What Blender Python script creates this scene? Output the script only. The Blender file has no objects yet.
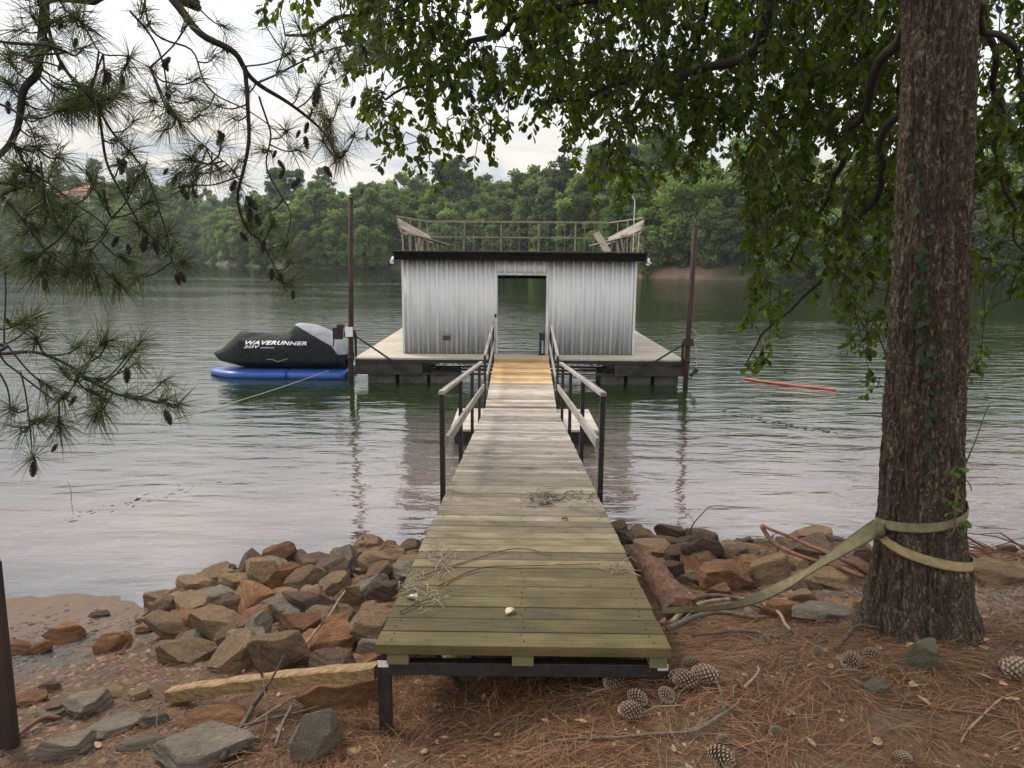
import bpy, bmesh, math, random
import numpy as np
from mathutils import Vector, Matrix, noise as mn
random.seed(7); RNG = np.random.default_rng(7)
R_ = math.radians
scene = bpy.context.scene
COL = scene.collection
# ------------------------------------------------------------------ camera
FPX = 720.0; PITCH = R_(9.9); ROLL = R_(0.42); EYE = np.array([0, 0, 2.85])
cF = np.array([0, math.cos(PITCH), -math.sin(PITCH)])
r0 = np.array([1.0, 0, 0]); u0 = np.array([0, math.sin(PITCH), math.cos(PITCH)])
cR = r0*math.cos(ROLL) + u0*math.sin(ROLL); cU = u0*math.cos(ROLL) - r0*math.sin(ROLL)
cam = bpy.data.objects.new('camera', bpy.data.cameras.new('camera')); COL.objects.link(cam)
cam.data.sensor_width = 36; cam.data.lens = 36*FPX/1024; cam.data.clip_end = 6000; cam.data.clip_start = .05
cam.matrix_world = Matrix(((cR[0], cU[0], -cF[0], EYE[0]), (cR[1], cU[1], -cF[1], EYE[1]), (cR[2], cU[2], -cF[2], EYE[2]), (0, 0, 0, 1)))
scene.camera = cam
def ray(px, py): return cF + cR*(px-512)/FPX - cU*(py-384)/FPX
def U(px, py, z=None, t=None, y=None):
    d = ray(px, py)
    if z is not None: t = (z-EYE[2])/d[2]
    if y is not None: t = y/d[1]
    return Vector(EYE + d*t)
# ------------------------------------------------------------------ terrain
def ysf(x): x = np.asarray(x, float); return .09*np.sin(x*2.3+.5)+.05*np.sin(x*5.1+1)+.025*np.sin(x*11.3)+np.interp(x, [-40, -12, -6, -4.2, -3, -2.25, -.93, 0, 1.3, 2.5, 4.9, 9, 40], [2, 3.6, 5.3, 5.75, 5.75, 6.25, 6.9, 7.1, 7.1, 6.6, 6.4, 7, 10])
def fyf(x): return np.interp(x, [-900, -300, -225, -130, -90, -60, -28, 2, 20, 34, 62, 100, 200, 900], [345, 335, 325, 310, 230, 190, 182, 162, 113, 103, 93, 82, 60, 30])
def hgt(x, y):
    x = np.asarray(x, float); y = np.asarray(y, float)
    ys = ysf(x); d = ys-y
    H = np.interp(x, [-6, -3, -2, -.55, .7, 1.8, 4, 8], [.5, .60, .70, .86, 1.12, 1.25, 1.3, 1.35])
    e = np.interp(x, [-3, -1, 1, 2.2, 3.2], [1.35, 1.1, 1.0, .95, .65])
    t = d/np.maximum(ys-2.7, .6)
    zn = np.where(t > 1, H+(np.clip(t, 1, 8)-1)*.12, np.where(t > 0, H*np.clip(t, 0, 1)**e, np.maximum(-3, .2*d-.02*d*d)))
    d2 = y-fyf(x)
    q = np.maximum(d2, 0)
    hill = 26*np.exp(-((x+235)/120)**2)*(1-np.exp(-q/60))
    zf = np.where(d2 > 0, 1.6*(1-np.exp(-q/1.6))+np.interp(x,[-60,0,60],[13,13,9])*(1-np.exp(-q/75))+hill, np.maximum(-3, .3*d2))
    return np.maximum(zn, zf)
def hn(x, y):
    z = float(hgt(x, y))
    if y < 12: z += .03*mn.noise(Vector((x*1.7, y*1.7, 3)))+.012*mn.noise(Vector((x*6, y*6, 9)))
    elif z > .2: z += 1.2*mn.noise(Vector((x*.03, y*.03, 1)))*min(1, z/3)
    return z
def G(px, py, dz=0):
    d = ray(px, py); t = 1.2
    while t < 60:
        p = EYE+d*t
        if p[2] <= hn(p[0], p[1])+dz: return Vector(p)
        t += .01
    return Vector(EYE+d*t)
# ------------------------------------------------------------------ object helpers
def tag(o, label=None, cat=None, group=None, kind=None):
    for k, v in (('label', label), ('category', cat), ('group', group), ('kind', kind)):
        if v: o[k] = v
    return o
def empty(name, loc, label=None, cat=None, group=None, rz=0):
    o = bpy.data.objects.new(name, None); COL.objects.link(o); o.location = loc; o.rotation_euler.z = rz
    o.empty_display_size = .1
    return tag(o, label, cat, group)
def link(name, me, parent=None, world=True):
    o = bpy.data.objects.new(name, me); COL.objects.link(o)
    if parent:
        o.parent = parent
        if world:
            off = Vector((0, 0, 0)); q = parent
            while q: off += q.location; q = q.parent
            o.matrix_parent_inverse = Matrix.Translation(-off) if parent.parent is None else Matrix.Identity(4)
    return o
def fast_mesh(name, V, F, mat=None, tint=None, smooth=False):
    V = np.ascontiguousarray(V, dtype=np.float32); F = np.ascontiguousarray(F, dtype=np.int32)
    me = bpy.data.meshes.new(name); k = F.shape[1]
    me.vertices.add(len(V)); me.vertices.foreach_set('co', V.ravel())
    me.loops.add(F.size); me.loops.foreach_set('vertex_index', F.ravel())
    me.polygons.add(len(F)); me.polygons.foreach_set('loop_start', np.arange(0, F.size, k, dtype=np.int32))
    if smooth: me.polygons.foreach_set('use_smooth', np.ones(len(F), dtype=bool))
    me.update(calc_edges=True)
    if tint is not None:
        a = me.attributes.new('tint', 'FLOAT', 'POINT'); a.data.foreach_set('value', np.ascontiguousarray(tint, dtype=np.float32))
    if mat: me.materials.append(mat)
    return me
class MB:
    def __init__(s): s.v = []; s.f = []; s.t = []
    def box(s, c, size, R=None, tint=None):
        n = len(s.v); t = random.random() if tint is None else tint
        for dx, dy, dz in ((-1,-1,-1),(1,-1,-1),(1,1,-1),(-1,1,-1),(-1,-1,1),(1,-1,1),(1,1,1),(-1,1,1)):
            p = Vector((dx*size[0]/2, dy*size[1]/2, dz*size[2]/2))
            if R is not None: p = R @ p
            s.v.append(Vector(c)+p); s.t.append(t)
        for f in ((0,3,2,1),(4,5,6,7),(0,1,5,4),(1,2,6,5),(2,3,7,6),(3,0,4,7)): s.f.append(tuple(n+i for i in f))
        return s
    def bar(s, p, q, w, h, up=(0, 0, 1), tint=None):
        p = Vector(p); q = Vector(q); y = (q-p); L = y.length; y.normalize()
        x = y.cross(Vector(up))
        if x.length < 1e-4: x = Vector((1, 0, 0))
        x.normalize(); z = x.cross(y)
        return s.box((p+q)/2, (w, L, h), Matrix((x, y, z)).transposed(), tint)
    def tube(s, pts, rad, n=8, tint=None, cap=True):
        pts = [Vector(p) for p in pts]; t = random.random() if tint is None else tint
        if not hasattr(rad, '__len__'): rad = [rad]*len(pts)
        b = len(s.v); prev = None
        for i, p in enumerate(pts):
            d = (pts[min(i+1, len(pts)-1)]-pts[max(i-1, 0)])
            if d.length < 1e-7: d = Vector((0, 0, 1))
            d.normalize()
            a = prev if prev else (Vector((0, 0, 1)) if abs(d.z) < .9 else Vector((1, 0, 0)))
            x = (a-d*a.dot(d))
            if x.length < 1e-5: x = d.orthogonal()
            x.normalize(); y = d.cross(x); prev = x
            for k in range(n):
                an = 2*math.pi*k/n
                s.v.append(p+(x*math.cos(an)+y*math.sin(an))*rad[i]); s.t.append(t)
        for i in range(len(pts)-1):
            for k in range(n):
                s.f.append((b+i*n+k, b+i*n+(k+1) % n, b+(i+1)*n+(k+1) % n, b+(i+1)*n+k))
        if cap:
            s.f.append(tuple(b+k for k in reversed(range(n)))); s.f.append(tuple(b+(len(pts)-1)*n+k for k in range(n)))
        return s
    def build(s, name, mat, parent=None, smooth=False, bevel=0, world=True):
        me = bpy.data.meshes.new(name); me.from_pydata([tuple(v) for v in s.v], [], s.f)
        if smooth: me.polygons.foreach_set('use_smooth', [True]*len(s.f))
        a = me.attributes.new('tint', 'FLOAT', 'POINT'); a.data.foreach_set('value', s.t)
        me.materials.append(mat); me.update()
        o = link(name, me, parent, world)
        if bevel:
            m = o.modifiers.new('bevel', 'BEVEL'); m.width = bevel; m.segments = 2; m.limit_method = 'ANGLE'
        return o
def wob(pts, n=6, amp=.02, seed=0):
    """subdivide a polyline smoothly and add a wobble"""
    P = [Vector(p) for p in pts]; out = []
    for i in range(len(P)-1):
        p0 = P[max(i-1, 0)]; p1 = P[i]; p2 = P[i+1]; p3 = P[min(i+2, len(P)-1)]
        for k in range(n):
            t = k/n
            q = .5*((2*p1)+(p2-p0)*t+(2*p0-5*p1+4*p2-p3)*t*t+(3*p1-p0-3*p2+p3)*t**3)
            out.append(q+Vector((mn.noise(q*5+Vector((seed, 0, 0))), mn.noise(q*5+Vector((0, seed, 7))), mn.noise(q*5+Vector((3, 0, seed)))))*amp)
    out.append(P[-1]); return out
def taper(n, a, b): return [a+(b-a)*i/(n-1) for i in range(n)]
def scatter(T, F, Rm, P, S, tint):
    N = len(P); k = len(T)
    V = np.einsum('nij,kj->nki', Rm, T)*S[:, None, None]+P[:, None, :]
    FF = (F[None]+(np.arange(N)*k)[:, None, None]).reshape(-1, F.shape[1])
    return V.reshape(-1, 3), FF, np.repeat(tint, k)
def frames(D, Up):
    D = D/np.linalg.norm(D, axis=1)[:, None]
    X = np.cross(D, Up); X /= np.maximum(np.linalg.norm(X, axis=1), 1e-6)[:, None]
    Z = np.cross(X, D)
    return np.stack([X, D, Z], axis=2)
def strips(P, D, L, w, droop, tint, flat=False, rng=RNG):
    """thin tapering needles, three stations each"""
    N = len(P); D = D/np.linalg.norm(D, axis=1)[:, None]
    A = rng.normal(size=(N, 3))
    if flat: A = np.tile([0, 0, 1.0], (N, 1))+A*.3
    X = np.cross(D, A); X /= np.linalg.norm(X, axis=1)[:, None]
    L = L[:, None]; st = []
    for u, wk in ((0, 1), (.5, 1), (1, .35)):
        c = P+D*L*u+droop*(u*u); st += [c-X*w*wk/2, c+X*w*wk/2]
    V = np.stack(st, 1).reshape(-1, 3)
    F = np.array([[0, 1, 3, 2], [2, 3, 5, 4]])
    FF = (F[None]+(np.arange(N)*6)[:, None, None]).reshape(-1, 4)
    return V, FF, np.repeat(tint, 6)
# ------------------------------------------------------------------ material helpers
class NT:
    def __init__(s, name):
        s.m = bpy.data.materials.new(name); s.m.use_nodes = True; s.t = s.m.node_tree; s.t.nodes.clear()
        s.out = s.n('ShaderNodeOutputMaterial'); s.tc = s.n('ShaderNodeTexCoord')
    def n(s, ty, **kw):
        nd = s.t.nodes.new(ty)
        for k, v in kw.items():
            if k.startswith('_'): setattr(nd, k[1:], v)
        for k, v in kw.items():
            if k.startswith('_'): continue
            k = k.replace('0', ' ') if k not in nd.inputs else k
            s.set(nd.inputs[k], v)
        return nd
    def set(s, inp, v):
        if isinstance(v, bpy.types.NodeSocket): s.t.links.new(v, inp)
        elif isinstance(v, bpy.types.Node): s.t.links.new(v.outputs[0], inp)
        elif hasattr(v, '__len__') and len(v) == 3 and inp.type == 'RGBA': inp.default_value = (*v, 1)
        else: inp.default_value = v
    def co(s, kind='Object', scale=(1, 1, 1), rot=(0, 0, 0)):
        mp = s.n('ShaderNodeMapping'); s.set(mp.inputs['Vector'], s.tc.outputs[kind]); mp.inputs['Scale'].default_value = scale; mp.inputs['Rotation'].default_value = rot
        return mp.outputs[0]
    def noise(s, vec, sc, det=4, ro=.6, dist=0):
        nd = s.n('ShaderNodeTexNoise', Vector=vec, Scale=sc, Detail=det, Roughness=ro, Distortion=dist); return nd.outputs[0]
    def ramp(s, fac, stops, interp='LINEAR'):
        nd = s.n('ShaderNodeValToRGB', Fac=fac); cr = nd.color_ramp; cr.interpolation = interp
        while len(cr.elements) < len(stops): cr.elements.new(.5)
        for e, (p, c) in zip(cr.elements, stops):
            e.position = p; e.color = (c, c, c, 1) if not hasattr(c, '__len__') else (*c, 1)
        return nd.outputs[0]
    def mix(s, fac, a, b, mode='MIX'):
        nd = s.t.nodes.new('ShaderNodeMix'); nd.data_type = 'RGBA'; nd.blend_type = mode
        s.set(nd.inputs[0], fac); s.set(nd.inputs[6], a); s.set(nd.inputs[7], b); return nd.outputs[2]
    def math(s, op, a, b=0, c=None, clamp=False):
        nd = s.t.nodes.new('ShaderNodeMath'); nd.operation = op; nd.use_clamp = clamp; s.set(nd.inputs[0], a); s.set(nd.inputs[1], b)
        if c is not None: s.set(nd.inputs[2], c)
        return nd.outputs[0]
    def attr(s, nm): return s.n('ShaderNodeAttribute', _attribute_name=nm).outputs['Fac']
    def bump(s, h, dist=.01, strength=1, normal=None):
        nd = s.n('ShaderNodeBump', Height=h, Distance=dist, Strength=strength)
        if normal: s.set(nd.inputs['Normal'], normal)
        return nd.outputs[0]
    def pbr(s, col, rough=.8, bump=None, metal=0, spec=.4, **kw):
        b = s.n('ShaderNodeBsdfPrincipled'); s.set(b.inputs['Base Color'], col); s.set(b.inputs['Roughness'], rough)
        s.set(b.inputs['Metallic'], metal); s.set(b.inputs['Specular IOR Level'], spec)
        if bump is not None: s.set(b.inputs['Normal'], bump)
        for k, v in kw.items(): s.set(b.inputs[k.replace('0', ' ')], v)
        s.t.links.new(b.outputs[0], s.out.inputs[0]); return s.m
MAT = {}
def simple(name, c1, c2, sc=20, rough=.7, stretch=(1, 1, 1), bd=.003, metal=0, spec=.4, coord='Object', tintk=.0):
    n = NT(name); v = n.co(coord, stretch); a = n.noise(v, sc, 5, .65)
    f = n.ramp(a, [(.35, 0), (.65, 1)])
    col = n.mix(f, c1, c2)
    if tintk:
        k = n.math('MULTIPLY_ADD', n.attr('tint'), 2*tintk, 1-tintk)
        sc_ = n.n('ShaderNodeVectorMath', _operation='SCALE'); n.set(sc_.inputs[0], col); n.set(sc_.inputs['Scale'], k); col = sc_.outputs[0]
    MAT[name] = n.pbr(col, rough, n.bump(a, bd) if bd else None, metal, spec); return MAT[name]
simple('black_steel', (.012, .012, .013), (.03, .027, .025), 30, .45)
simple('rust', (.055, .022, .015), (.022, .013, .011), 12, .85, (1, 1, .4))
simple('rust_dark', (.018, .013, .011), (.055, .026, .016), 9, .8, (1, 1, .3))
simple('rail_wood', (.30, .27, .24), (.16, .14, .12), 14, .85, (1, .15, 1), tintk=.15)
simple('deck_wood', (.52, .46, .38), (.34, .29, .23), 6, .85, (.5, 3, 1), tintk=.18)
simple('frame_wood', (.022, .02, .016), (.06, .052, .04), 9, .9, (.3, 1, 1))
simple('bench_wood', (.42, .36, .30), (.25, .20, .16), 7, .85, (1, .2, 1), tintk=.2)
simple('stud_wood', (.17, .14, .085), (.09, .075, .045), 7, .85, tintk=.2)
simple('joist_wood', (.16, .14, .065), (.10, .09, .04), 14, .85, (.2, 1, 1))
simple('float_block', (.03, .03, .026), (.09, .085, .065), 5, .8)
simple('roof_black', (.004, .004, .004), (.014, .012, .010), 10, .9, spec=.1)
simple('roof_under', (.02, .018, .016), (.04, .035, .03), 10, .9)
simple('cover_black', (.007, .0075, .008), (.017, .017, .018), 6, .7, bd=.05, spec=.2)
simple('cover_grey', (.30, .31, .33), (.22, .23, .25), 5, .7, bd=.01)
simple('hull_dark', (.01, .01, .012), (.02, .02, .025), 5, .3)
simple('blue_plastic', (.02, .07, .27), (.035, .09, .33), 3, .35, bd=0)
simple('white_paint', (.7, .7, .7), (.6, .6, .6), 5, .5, bd=0)
simple('rope', (.45, .42, .36), (.30, .28, .22), 60, .9)
simple('orange_foam', (.48, .13, .08), (.40, .10, .06), 6, .6)
simple('dead_wood', (.11, .078, .055), (.045, .032, .024), 22, .9, tintk=.2)
simple('pale_wood', (.32, .235, .165), (.17, .12, .085), 22, .9, tintk=.2)
simple('red_wood', (.19, .085, .045), (.09, .045, .028), 18, .9)
simple('lichen_wood', (.165, .13, .095), (.075, .058, .042), 40, .9)
simple('rail_bar', (.30, .26, .17), (.19, .16, .10), 7, .8)
simple('old_log', (.19, .085, .042), (.045, .024, .015), 11, .95, (3, .8, 3), bd=.05)
simple('pine_bark', (.09, .065, .05), (.035, .026, .02), 25, .95, (1, 1, .5), bd=.006)
simple('twig_bark', (.035, .027, .021), (.016, .013, .010), 40, .9, bd=.002)
simple('cone', (.40, .31, .22), (.24, .17, .115), 30, .85, bd=.001, tintk=.75)
simple('cone_dark', (.045, .03, .022), (.02, .014, .01), 30, .85, bd=.001, tintk=.3)
simple('webbing', (.20, .17, .09), (.13, .11, .06), 30, .85, bd=.001, tintk=.55)
simple('webbing_yellow', (.34, .27, .12), (.22, .175, .085), 30, .85, bd=.001, tintk=.55)
simple('far_bark', (.12, .10, .085), (.06, .05, .04), 3, .95)
simple('stucco', (.55, .42, .30), (.45, .34, .24), 1, .9)
simple('tile_roof', (.42, .14, .07), (.28, .09, .05), 2, .9)
simple('window_dark', (.03, .035, .04), (.05, .05, .055), 2, .2, bd=0)
simple('dry_leaf', (.42, .30, .16), (.24, .14, .07), 40, .8, tintk=.3)
simple('pale_leaf', (.55, .46, .30), (.42, .33, .2), 40, .8, tintk=.2)
simple('chips', (.16, .088, .052), (.05, .045, .04), 3, .9, tintk=.6)
simple('dry_tuft', (.36, .30, .24), (.22, .17, .13), 40, .9)
# --- walkway boards: weathered grey, green algae on the landward boards, new orange boards at the far end
def boards(name, kind):
    n = NT(name); t = n.attr('tint')
    off = n.n('ShaderNodeCombineXYZ', X=n.math('MULTIPLY', t, 37), Y=n.math('MULTIPLY', t, 11))
    v = n.n('ShaderNodeVectorMath', _operation='ADD'); n.set(v.inputs[0], n.tc.outputs['Object']); n.set(v.inputs[1], off.outputs[0])
    def cs(s):
        mp = n.n('ShaderNodeMapping'); n.set(mp.inputs[0], v.outputs[0]); mp.inputs['Scale'].default_value = s; return mp.outputs[0]
    grain = n.noise(cs((2.2, 60, 20)), 1, 6, .7, .6); blot = n.noise(cs((3, 5, 5)), 1, 5, .65); fine = n.noise(cs((9, 160, 60)), 1, 3, .6)
    big = n.noise(n.co('Object', (.8, .8, .8)), 1.2, 4, .6)
    if kind == 'old':
        grey = n.mix(grain, (.12, .095, .072), (.48, .415, .355)); alg = n.mix(grain, (.034, .026, .010), (.190, .148, .056))
        sx = n.n('ShaderNodeSeparateXYZ', Vector=n.tc.outputs['Object'])
        yy = n.math('MULTIPLY_ADD', big, 2.4, sx.outputs[1]); yy = n.math('MULTIPLY_ADD', blot, 1.6, yy)
        f = n.ramp(n.math('DIVIDE', yy, 20), [(.27, 1), (.50, 0)])
        col = n.mix(f, grey, alg)
        st = n.ramp(n.noise(n.co('Object', (2.6, 3.4, 1)), 1, 5, .7, .4), [(.30, 1), (.46, 0)])
        col = n.mix(n.math('MULTIPLY', st, .75), col, (.06, .048, .03))
    else:
        new = n.mix(grain, (.36, .20, .075), (.62, .42, .21)); old = n.mix(grain, (.26, .22, .18), (.5, .43, .34))
        sx = n.n('ShaderNodeSeparateXYZ', Vector=n.tc.outputs['Object'])
        f = n.ramp(n.math('DIVIDE', n.math('MULTIPLY_ADD', t, .7, sx.outputs[1]), 20), [(.705, 0), (.725, 1)])
        col = n.mix(f, old, new)
    k = n.math('MULTIPLY_ADD', t, .70, .62); k = n.math('MULTIPLY', k, n.math('MULTIPLY_ADD', fine, .5, .75)); k = n.math('MULTIPLY', k, n.math('MULTIPLY_ADD', blot, 1.5, .25))
    knot = n.n('ShaderNodeTexVoronoi', Scale=1.0, Vector=cs((3.2, 9, 5))); kf = n.ramp(knot.outputs['Distance'], [(.03, .35), (.09, 1)])
    sc = n.n('ShaderNodeVectorMath', _operation='SCALE'); n.set(sc.inputs[0], col); n.set(sc.inputs['Scale'], n.math('MULTIPLY', k, kf))
    MAT[name] = n.pbr(sc.outputs[0], .82, n.bump(n.math('ADD', grain, n.math('MULTIPLY', fine, .5)), .004), spec=.3)
boards('boards_old', 'old'); boards('boards_new', 'new')
# --- painted ribbed steel
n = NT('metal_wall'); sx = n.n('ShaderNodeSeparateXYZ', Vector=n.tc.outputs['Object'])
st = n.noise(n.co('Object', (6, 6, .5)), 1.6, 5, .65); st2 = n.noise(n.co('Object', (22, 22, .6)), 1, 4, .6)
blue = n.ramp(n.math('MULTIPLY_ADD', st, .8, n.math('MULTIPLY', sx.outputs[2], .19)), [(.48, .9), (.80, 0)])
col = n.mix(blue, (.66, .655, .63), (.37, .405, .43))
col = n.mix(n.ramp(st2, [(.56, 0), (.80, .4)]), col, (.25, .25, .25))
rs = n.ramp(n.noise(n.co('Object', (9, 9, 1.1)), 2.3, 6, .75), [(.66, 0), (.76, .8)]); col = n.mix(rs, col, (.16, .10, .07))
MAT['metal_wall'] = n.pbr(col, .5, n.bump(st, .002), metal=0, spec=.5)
simple('metal_trim', (.62, .62, .60), (.42, .44, .45), 6, .5, (1, 1, .3), bd=0)
# --- bark of the big tree
n = NT('bark'); v = n.co('Object', (22, 22, 8)); a = n.noise(v, 1.3, 8, .72, 1.5); b = n.noise(n.co('Object', (75, 75, 42)), 1, 5, .75); c = n.noise(n.co('Object', (30, 30, 12)), 1, 6, .7, 2.0)
cr = n.ramp(n.math('ABSOLUTE', n.math('SUBTRACT', c, .5)), [(.0, 0), (.09, 1)])
col = n.mix(n.ramp(b, [(.3, 0), (.7, 1)]), (.08, .058, .038), (.44, .33, .225)); col = n.mix(n.math('MULTIPLY', n.math('SUBTRACT', 1, cr), .8), col, (.03, .02, .015)); col = n.mix(n.ramp(a, [(.42, .55), (.62, 0)]), col, (.05, .034, .025))
sz = n.n('ShaderNodeSeparateXYZ', Vector=n.tc.outputs['Object'])
lich = n.ramp(n.noise(n.co('Object', (26, 26, 34)), 1, 6, .85), [(.56, 0), (.60, 1)]); lm = n.ramp(n.noise(n.co('Object', (5, 5, 5)), 1, 3, .6), [(.42, 0), (.6, 1)])
hi = n.ramp(n.math('MULTIPLY', sz.outputs[2], .25), [(.30, .25), (.75, 1)])
col = n.mix(n.math('MULTIPLY', n.math('MULTIPLY', n.math('MULTIPLY', lich, lm), hi), .75), col, (.42, .39, .34))
MAT['bark'] = n.pbr(col, .92, n.bump(n.math('ADD', n.math('MULTIPLY', a, 1.0), n.math('MULTIPLY_ADD', cr, .45, n.math('MULTIPLY', b, .5))), .02), spec=.2)
# --- foliage
def leafmat(name, c1, c2, trans=.35, rough=.5, objrand=0, hsv=.04):
    n = NT(name); t = n.attr('tint'); col = n.mix(t, c1, c2)
    if objrand:
        oi = n.n('ShaderNodeObjectInfo'); h = n.n('ShaderNodeHueSaturation', Color=col)
        n.set(h.inputs['Hue'], n.math('MULTIPLY_ADD', oi.outputs['Random'], hsv, .5-hsv*.55)); n.set(h.inputs['Value'], n.math('MULTIPLY_ADD', n.math('FRACT', n.math('MULTIPLY', oi.outputs['Random'], 7.3)), objrand, 1-objrand*.5))
        n.set(h.inputs['Saturation'], n.math('MULTIPLY_ADD', n.math('FRACT', n.math('MULTIPLY', oi.outputs['Random'], 3.7)), .4, .75)); col = h.outputs[0]
    b = n.n('ShaderNodeBsdfPrincipled'); n.set(b.inputs['Base Color'], col); b.inputs['Roughness'].default_value = rough; b.inputs['Specular IOR Level'].default_value = .2
    tr = n.n('ShaderNodeBsdfTranslucent'); g = n.n('ShaderNodeVectorMath', _operation='MULTIPLY'); n.set(g.inputs[0], col); g.inputs[1].default_value = (2.0, 2.15, .7); n.set(tr.inputs[0], g.outputs[0])
    mx = n.n('ShaderNodeMixShader'); mx.inputs[0].default_value = trans; n.set(mx.inputs[1], b.outputs[0]); n.set(mx.inputs[2], tr.outputs[0]); n.t.links.new(mx.outputs[0], n.out.inputs[0])
    MAT[name] = n.m
leafmat('leaf', (.018, .028, .006), (.088, .110, .017), .48, .6)
leafmat('ivy', (.010, .024, .008), (.028, .052, .016), .3)
leafmat('sprout', (.06, .11, .025), (.12, .18, .04), .4)
leafmat('needle', (.022, .036, .012), (.07, .08, .03), .25)
leafmat('needle_dead', (.10, .055, .025), (.16, .09, .04), .2)
leafmat('straw', (.06, .024, .012), (.38, .205, .108), .1, .7)
leafmat('far_leaf', (.045, .072, .026), (.185, .245, .085), .3, .8, .6)
leafmat('far_pine', (.038, .062, .03), (.12, .165, .07), .25, .8, .5)
# --- rocks
def rockmat(name, c1, c2, c3):
    n = NT(name); oi = n.n('ShaderNodeObjectInfo')
    off = n.n('ShaderNodeVectorMath', _operation='ADD'); n.set(off.inputs[0], n.tc.outputs['Object']); rr = n.n('ShaderNodeCombineXYZ', X=n.math('MULTIPLY', oi.outputs['Random'], 50), Y=n.math('MULTIPLY', oi.outputs['Random'], 23)); n.set(off.inputs[1], rr.outputs[0])
    v = off.outputs[0]; a = n.noise(v, 1.6, 6, .68, .5); b = n.noise(v, 9, 5, .75); c = n.noise(v, 38, 3, .7)
    lay = n.n('ShaderNodeTexWave', Vector=v, Scale=1.3, Distortion=6, Detail=4, _bands_direction='Z'); 
    col = n.mix(n.ramp(a, [(.36, 0), (.62, 1)]), c1, c2); col = n.mix(n.ramp(b, [(.45, 0), (.72, .75)]), col, c3)
    col = n.mix(n.math('MULTIPLY', lay.outputs[1], .25), col, c1)
    k = n.math('MULTIPLY', n.math('MULTIPLY_ADD', oi.outputs['Random'], .6, .8), n.math('MULTIPLY_ADD', c, 1.3, .35))
    sc = n.n('ShaderNodeVectorMath', _operation='SCALE'); n.set(sc.inputs[0], col); n.set(sc.inputs['Scale'], k)
    h = n.math('MULTIPLY_ADD', b, .6, n.math('MULTIPLY_ADD', c, .2, n.math('MULTIPLY', lay.outputs[1], .12)))
    MAT[name] = n.pbr(sc.outputs[0], .88, n.bump(h, .26), spec=.25)
rockmat('rock_rust', (.27, .12, .055), (.46, .235, .105), (.13, .075, .048))
rockmat('rock_tan', (.30, .195, .11), (.42, .26, .14), (.17, .13, .09))
rockmat('rock_grey', (.22, .185, .145), (.36, .30, .23), (.29, .19, .115))
rockmat('rock_dark', (.13, .085, .058), (.24, .14, .085), (.075, .055, .042))
rockmat('rock_moss', (.22, .20, .13), (.28, .25, .16), (.16, .145, .10))
rockmat('rock_ochre', (.33, .24, .09), (.26, .19, .08), (.2, .16, .08))
# --- ground
n = NT('ground'); zone = n.attr('sand'); far = n.attr('far'); clay = n.attr('clay'); wet = n.attr('wet')
a = n.noise(n.tc.outputs['Object'], 2.2, 6, .7); b = n.noise(n.tc.outputs['Object'], 30, 5, .75); c = n.noise(n.tc.outputs['Object'], 120, 3, .7)
soil = n.mix(n.ramp(b, [(.35, 0), (.68, 1)]), (.04, .02, .012), (.19, .092, .048)); soil = n.mix(n.ramp(a, [(.4, 0), (.65, .7)]), soil, (.16, .105, .055))
sand = n.mix(b, (.15, .10, .07), (.26, .185, .135)); slate = n.mix(b, (.055, .055, .055), (.14, .12, .10))
col = n.mix(n.math('MULTIPLY_ADD', n.math('SUBTRACT', b, .5), .8, zone, True), soil, sand)
col = n.mix(n.math('MULTIPLY_ADD', n.math('SUBTRACT', a, .5), 1.6, wet, True), col, slate)
fa = n.noise(n.tc.outputs['Object'], .25, 5, .7)
col = n.mix(far, col, n.mix(fa, (.025, .035, .014), (.075, .07, .035)))
col = n.mix(clay, col, n.mix(n.noise(n.tc.outputs['Object'], 1.3, 5, .7), (.13, .075, .05), (.34, .22, .16)))
k = n.math('MULTIPLY_ADD', c, .7, .65); sc = n.n('ShaderNodeVectorMath', _operation='SCALE'); n.set(sc.inputs[0], col); n.set(sc.inputs['Scale'], k)
MAT['ground'] = n.pbr(sc.outputs[0], n.math('MULTIPLY_ADD', wet, -.35, .9), n.bump(n.math('MULTIPLY_ADD', b, 1, n.math('MULTIPLY', c, .4)), .02), spec=.3)
# --- water
n = NT('water'); P = n.n('ShaderNodeNewGeometry').outputs['Position']
def wn(s, sc, det=3, ro=.5, rot=.25):
    mp = n.n('ShaderNodeMapping'); n.set(mp.inputs[0], P); mp.inputs['Scale'].default_value = s; mp.inputs['Rotation'].default_value = (0, 0, rot); return n.noise(mp.outputs[0], sc, det, ro, .3)
w1 = wn((.8, 2.3, 1), 1.0, 3, .5); w2 = wn((3.2, 9.0, 1), 1.0, 3, .55, -.15); w3 = wn((.05, .12, 1), 1, 3, .5, .4)
calm = n.ramp(w3, [(.40, .45), (.62, 1)])
h = n.math('MULTIPLY_ADD', w1, 1.0, n.math('MULTIPLY', w2, .16))
yy_ = n.n('ShaderNodeSeparateXYZ', Vector=P).outputs[1]; shel = n.ramp(n.math('DIVIDE', yy_, 200), [(.10, 1), (.40, .16)])
xx_ = n.math('ABSOLUTE', n.n('ShaderNodeSeparateXYZ', Vector=P).outputs[0]); lee = n.ramp(n.math('DIVIDE', xx_, 40), [(.08, 0), (.30, 1)]); lee = n.math('MULTIPLY', lee, n.ramp(n.math('DIVIDE', yy_, 200), [(.45, .8), (.75, .1)]))
shel = n.math('MAXIMUM', shel, lee)
bp = n.bump(h, .062, n.math('MULTIPLY', calm, shel))
dep = n.attr('depth'); murk = n.math('SUBTRACT', 1, n.math('EXPONENT', n.math('MULTIPLY', dep, -3.2)))
deep = n.ramp(n.math('MULTIPLY', dep, .40), [(0.0, (.24, .15, .115)), (.30, (.11, .08, .062)), (.75, (.035, .035, .02)), (1, (.018, .030, .010))])
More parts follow.
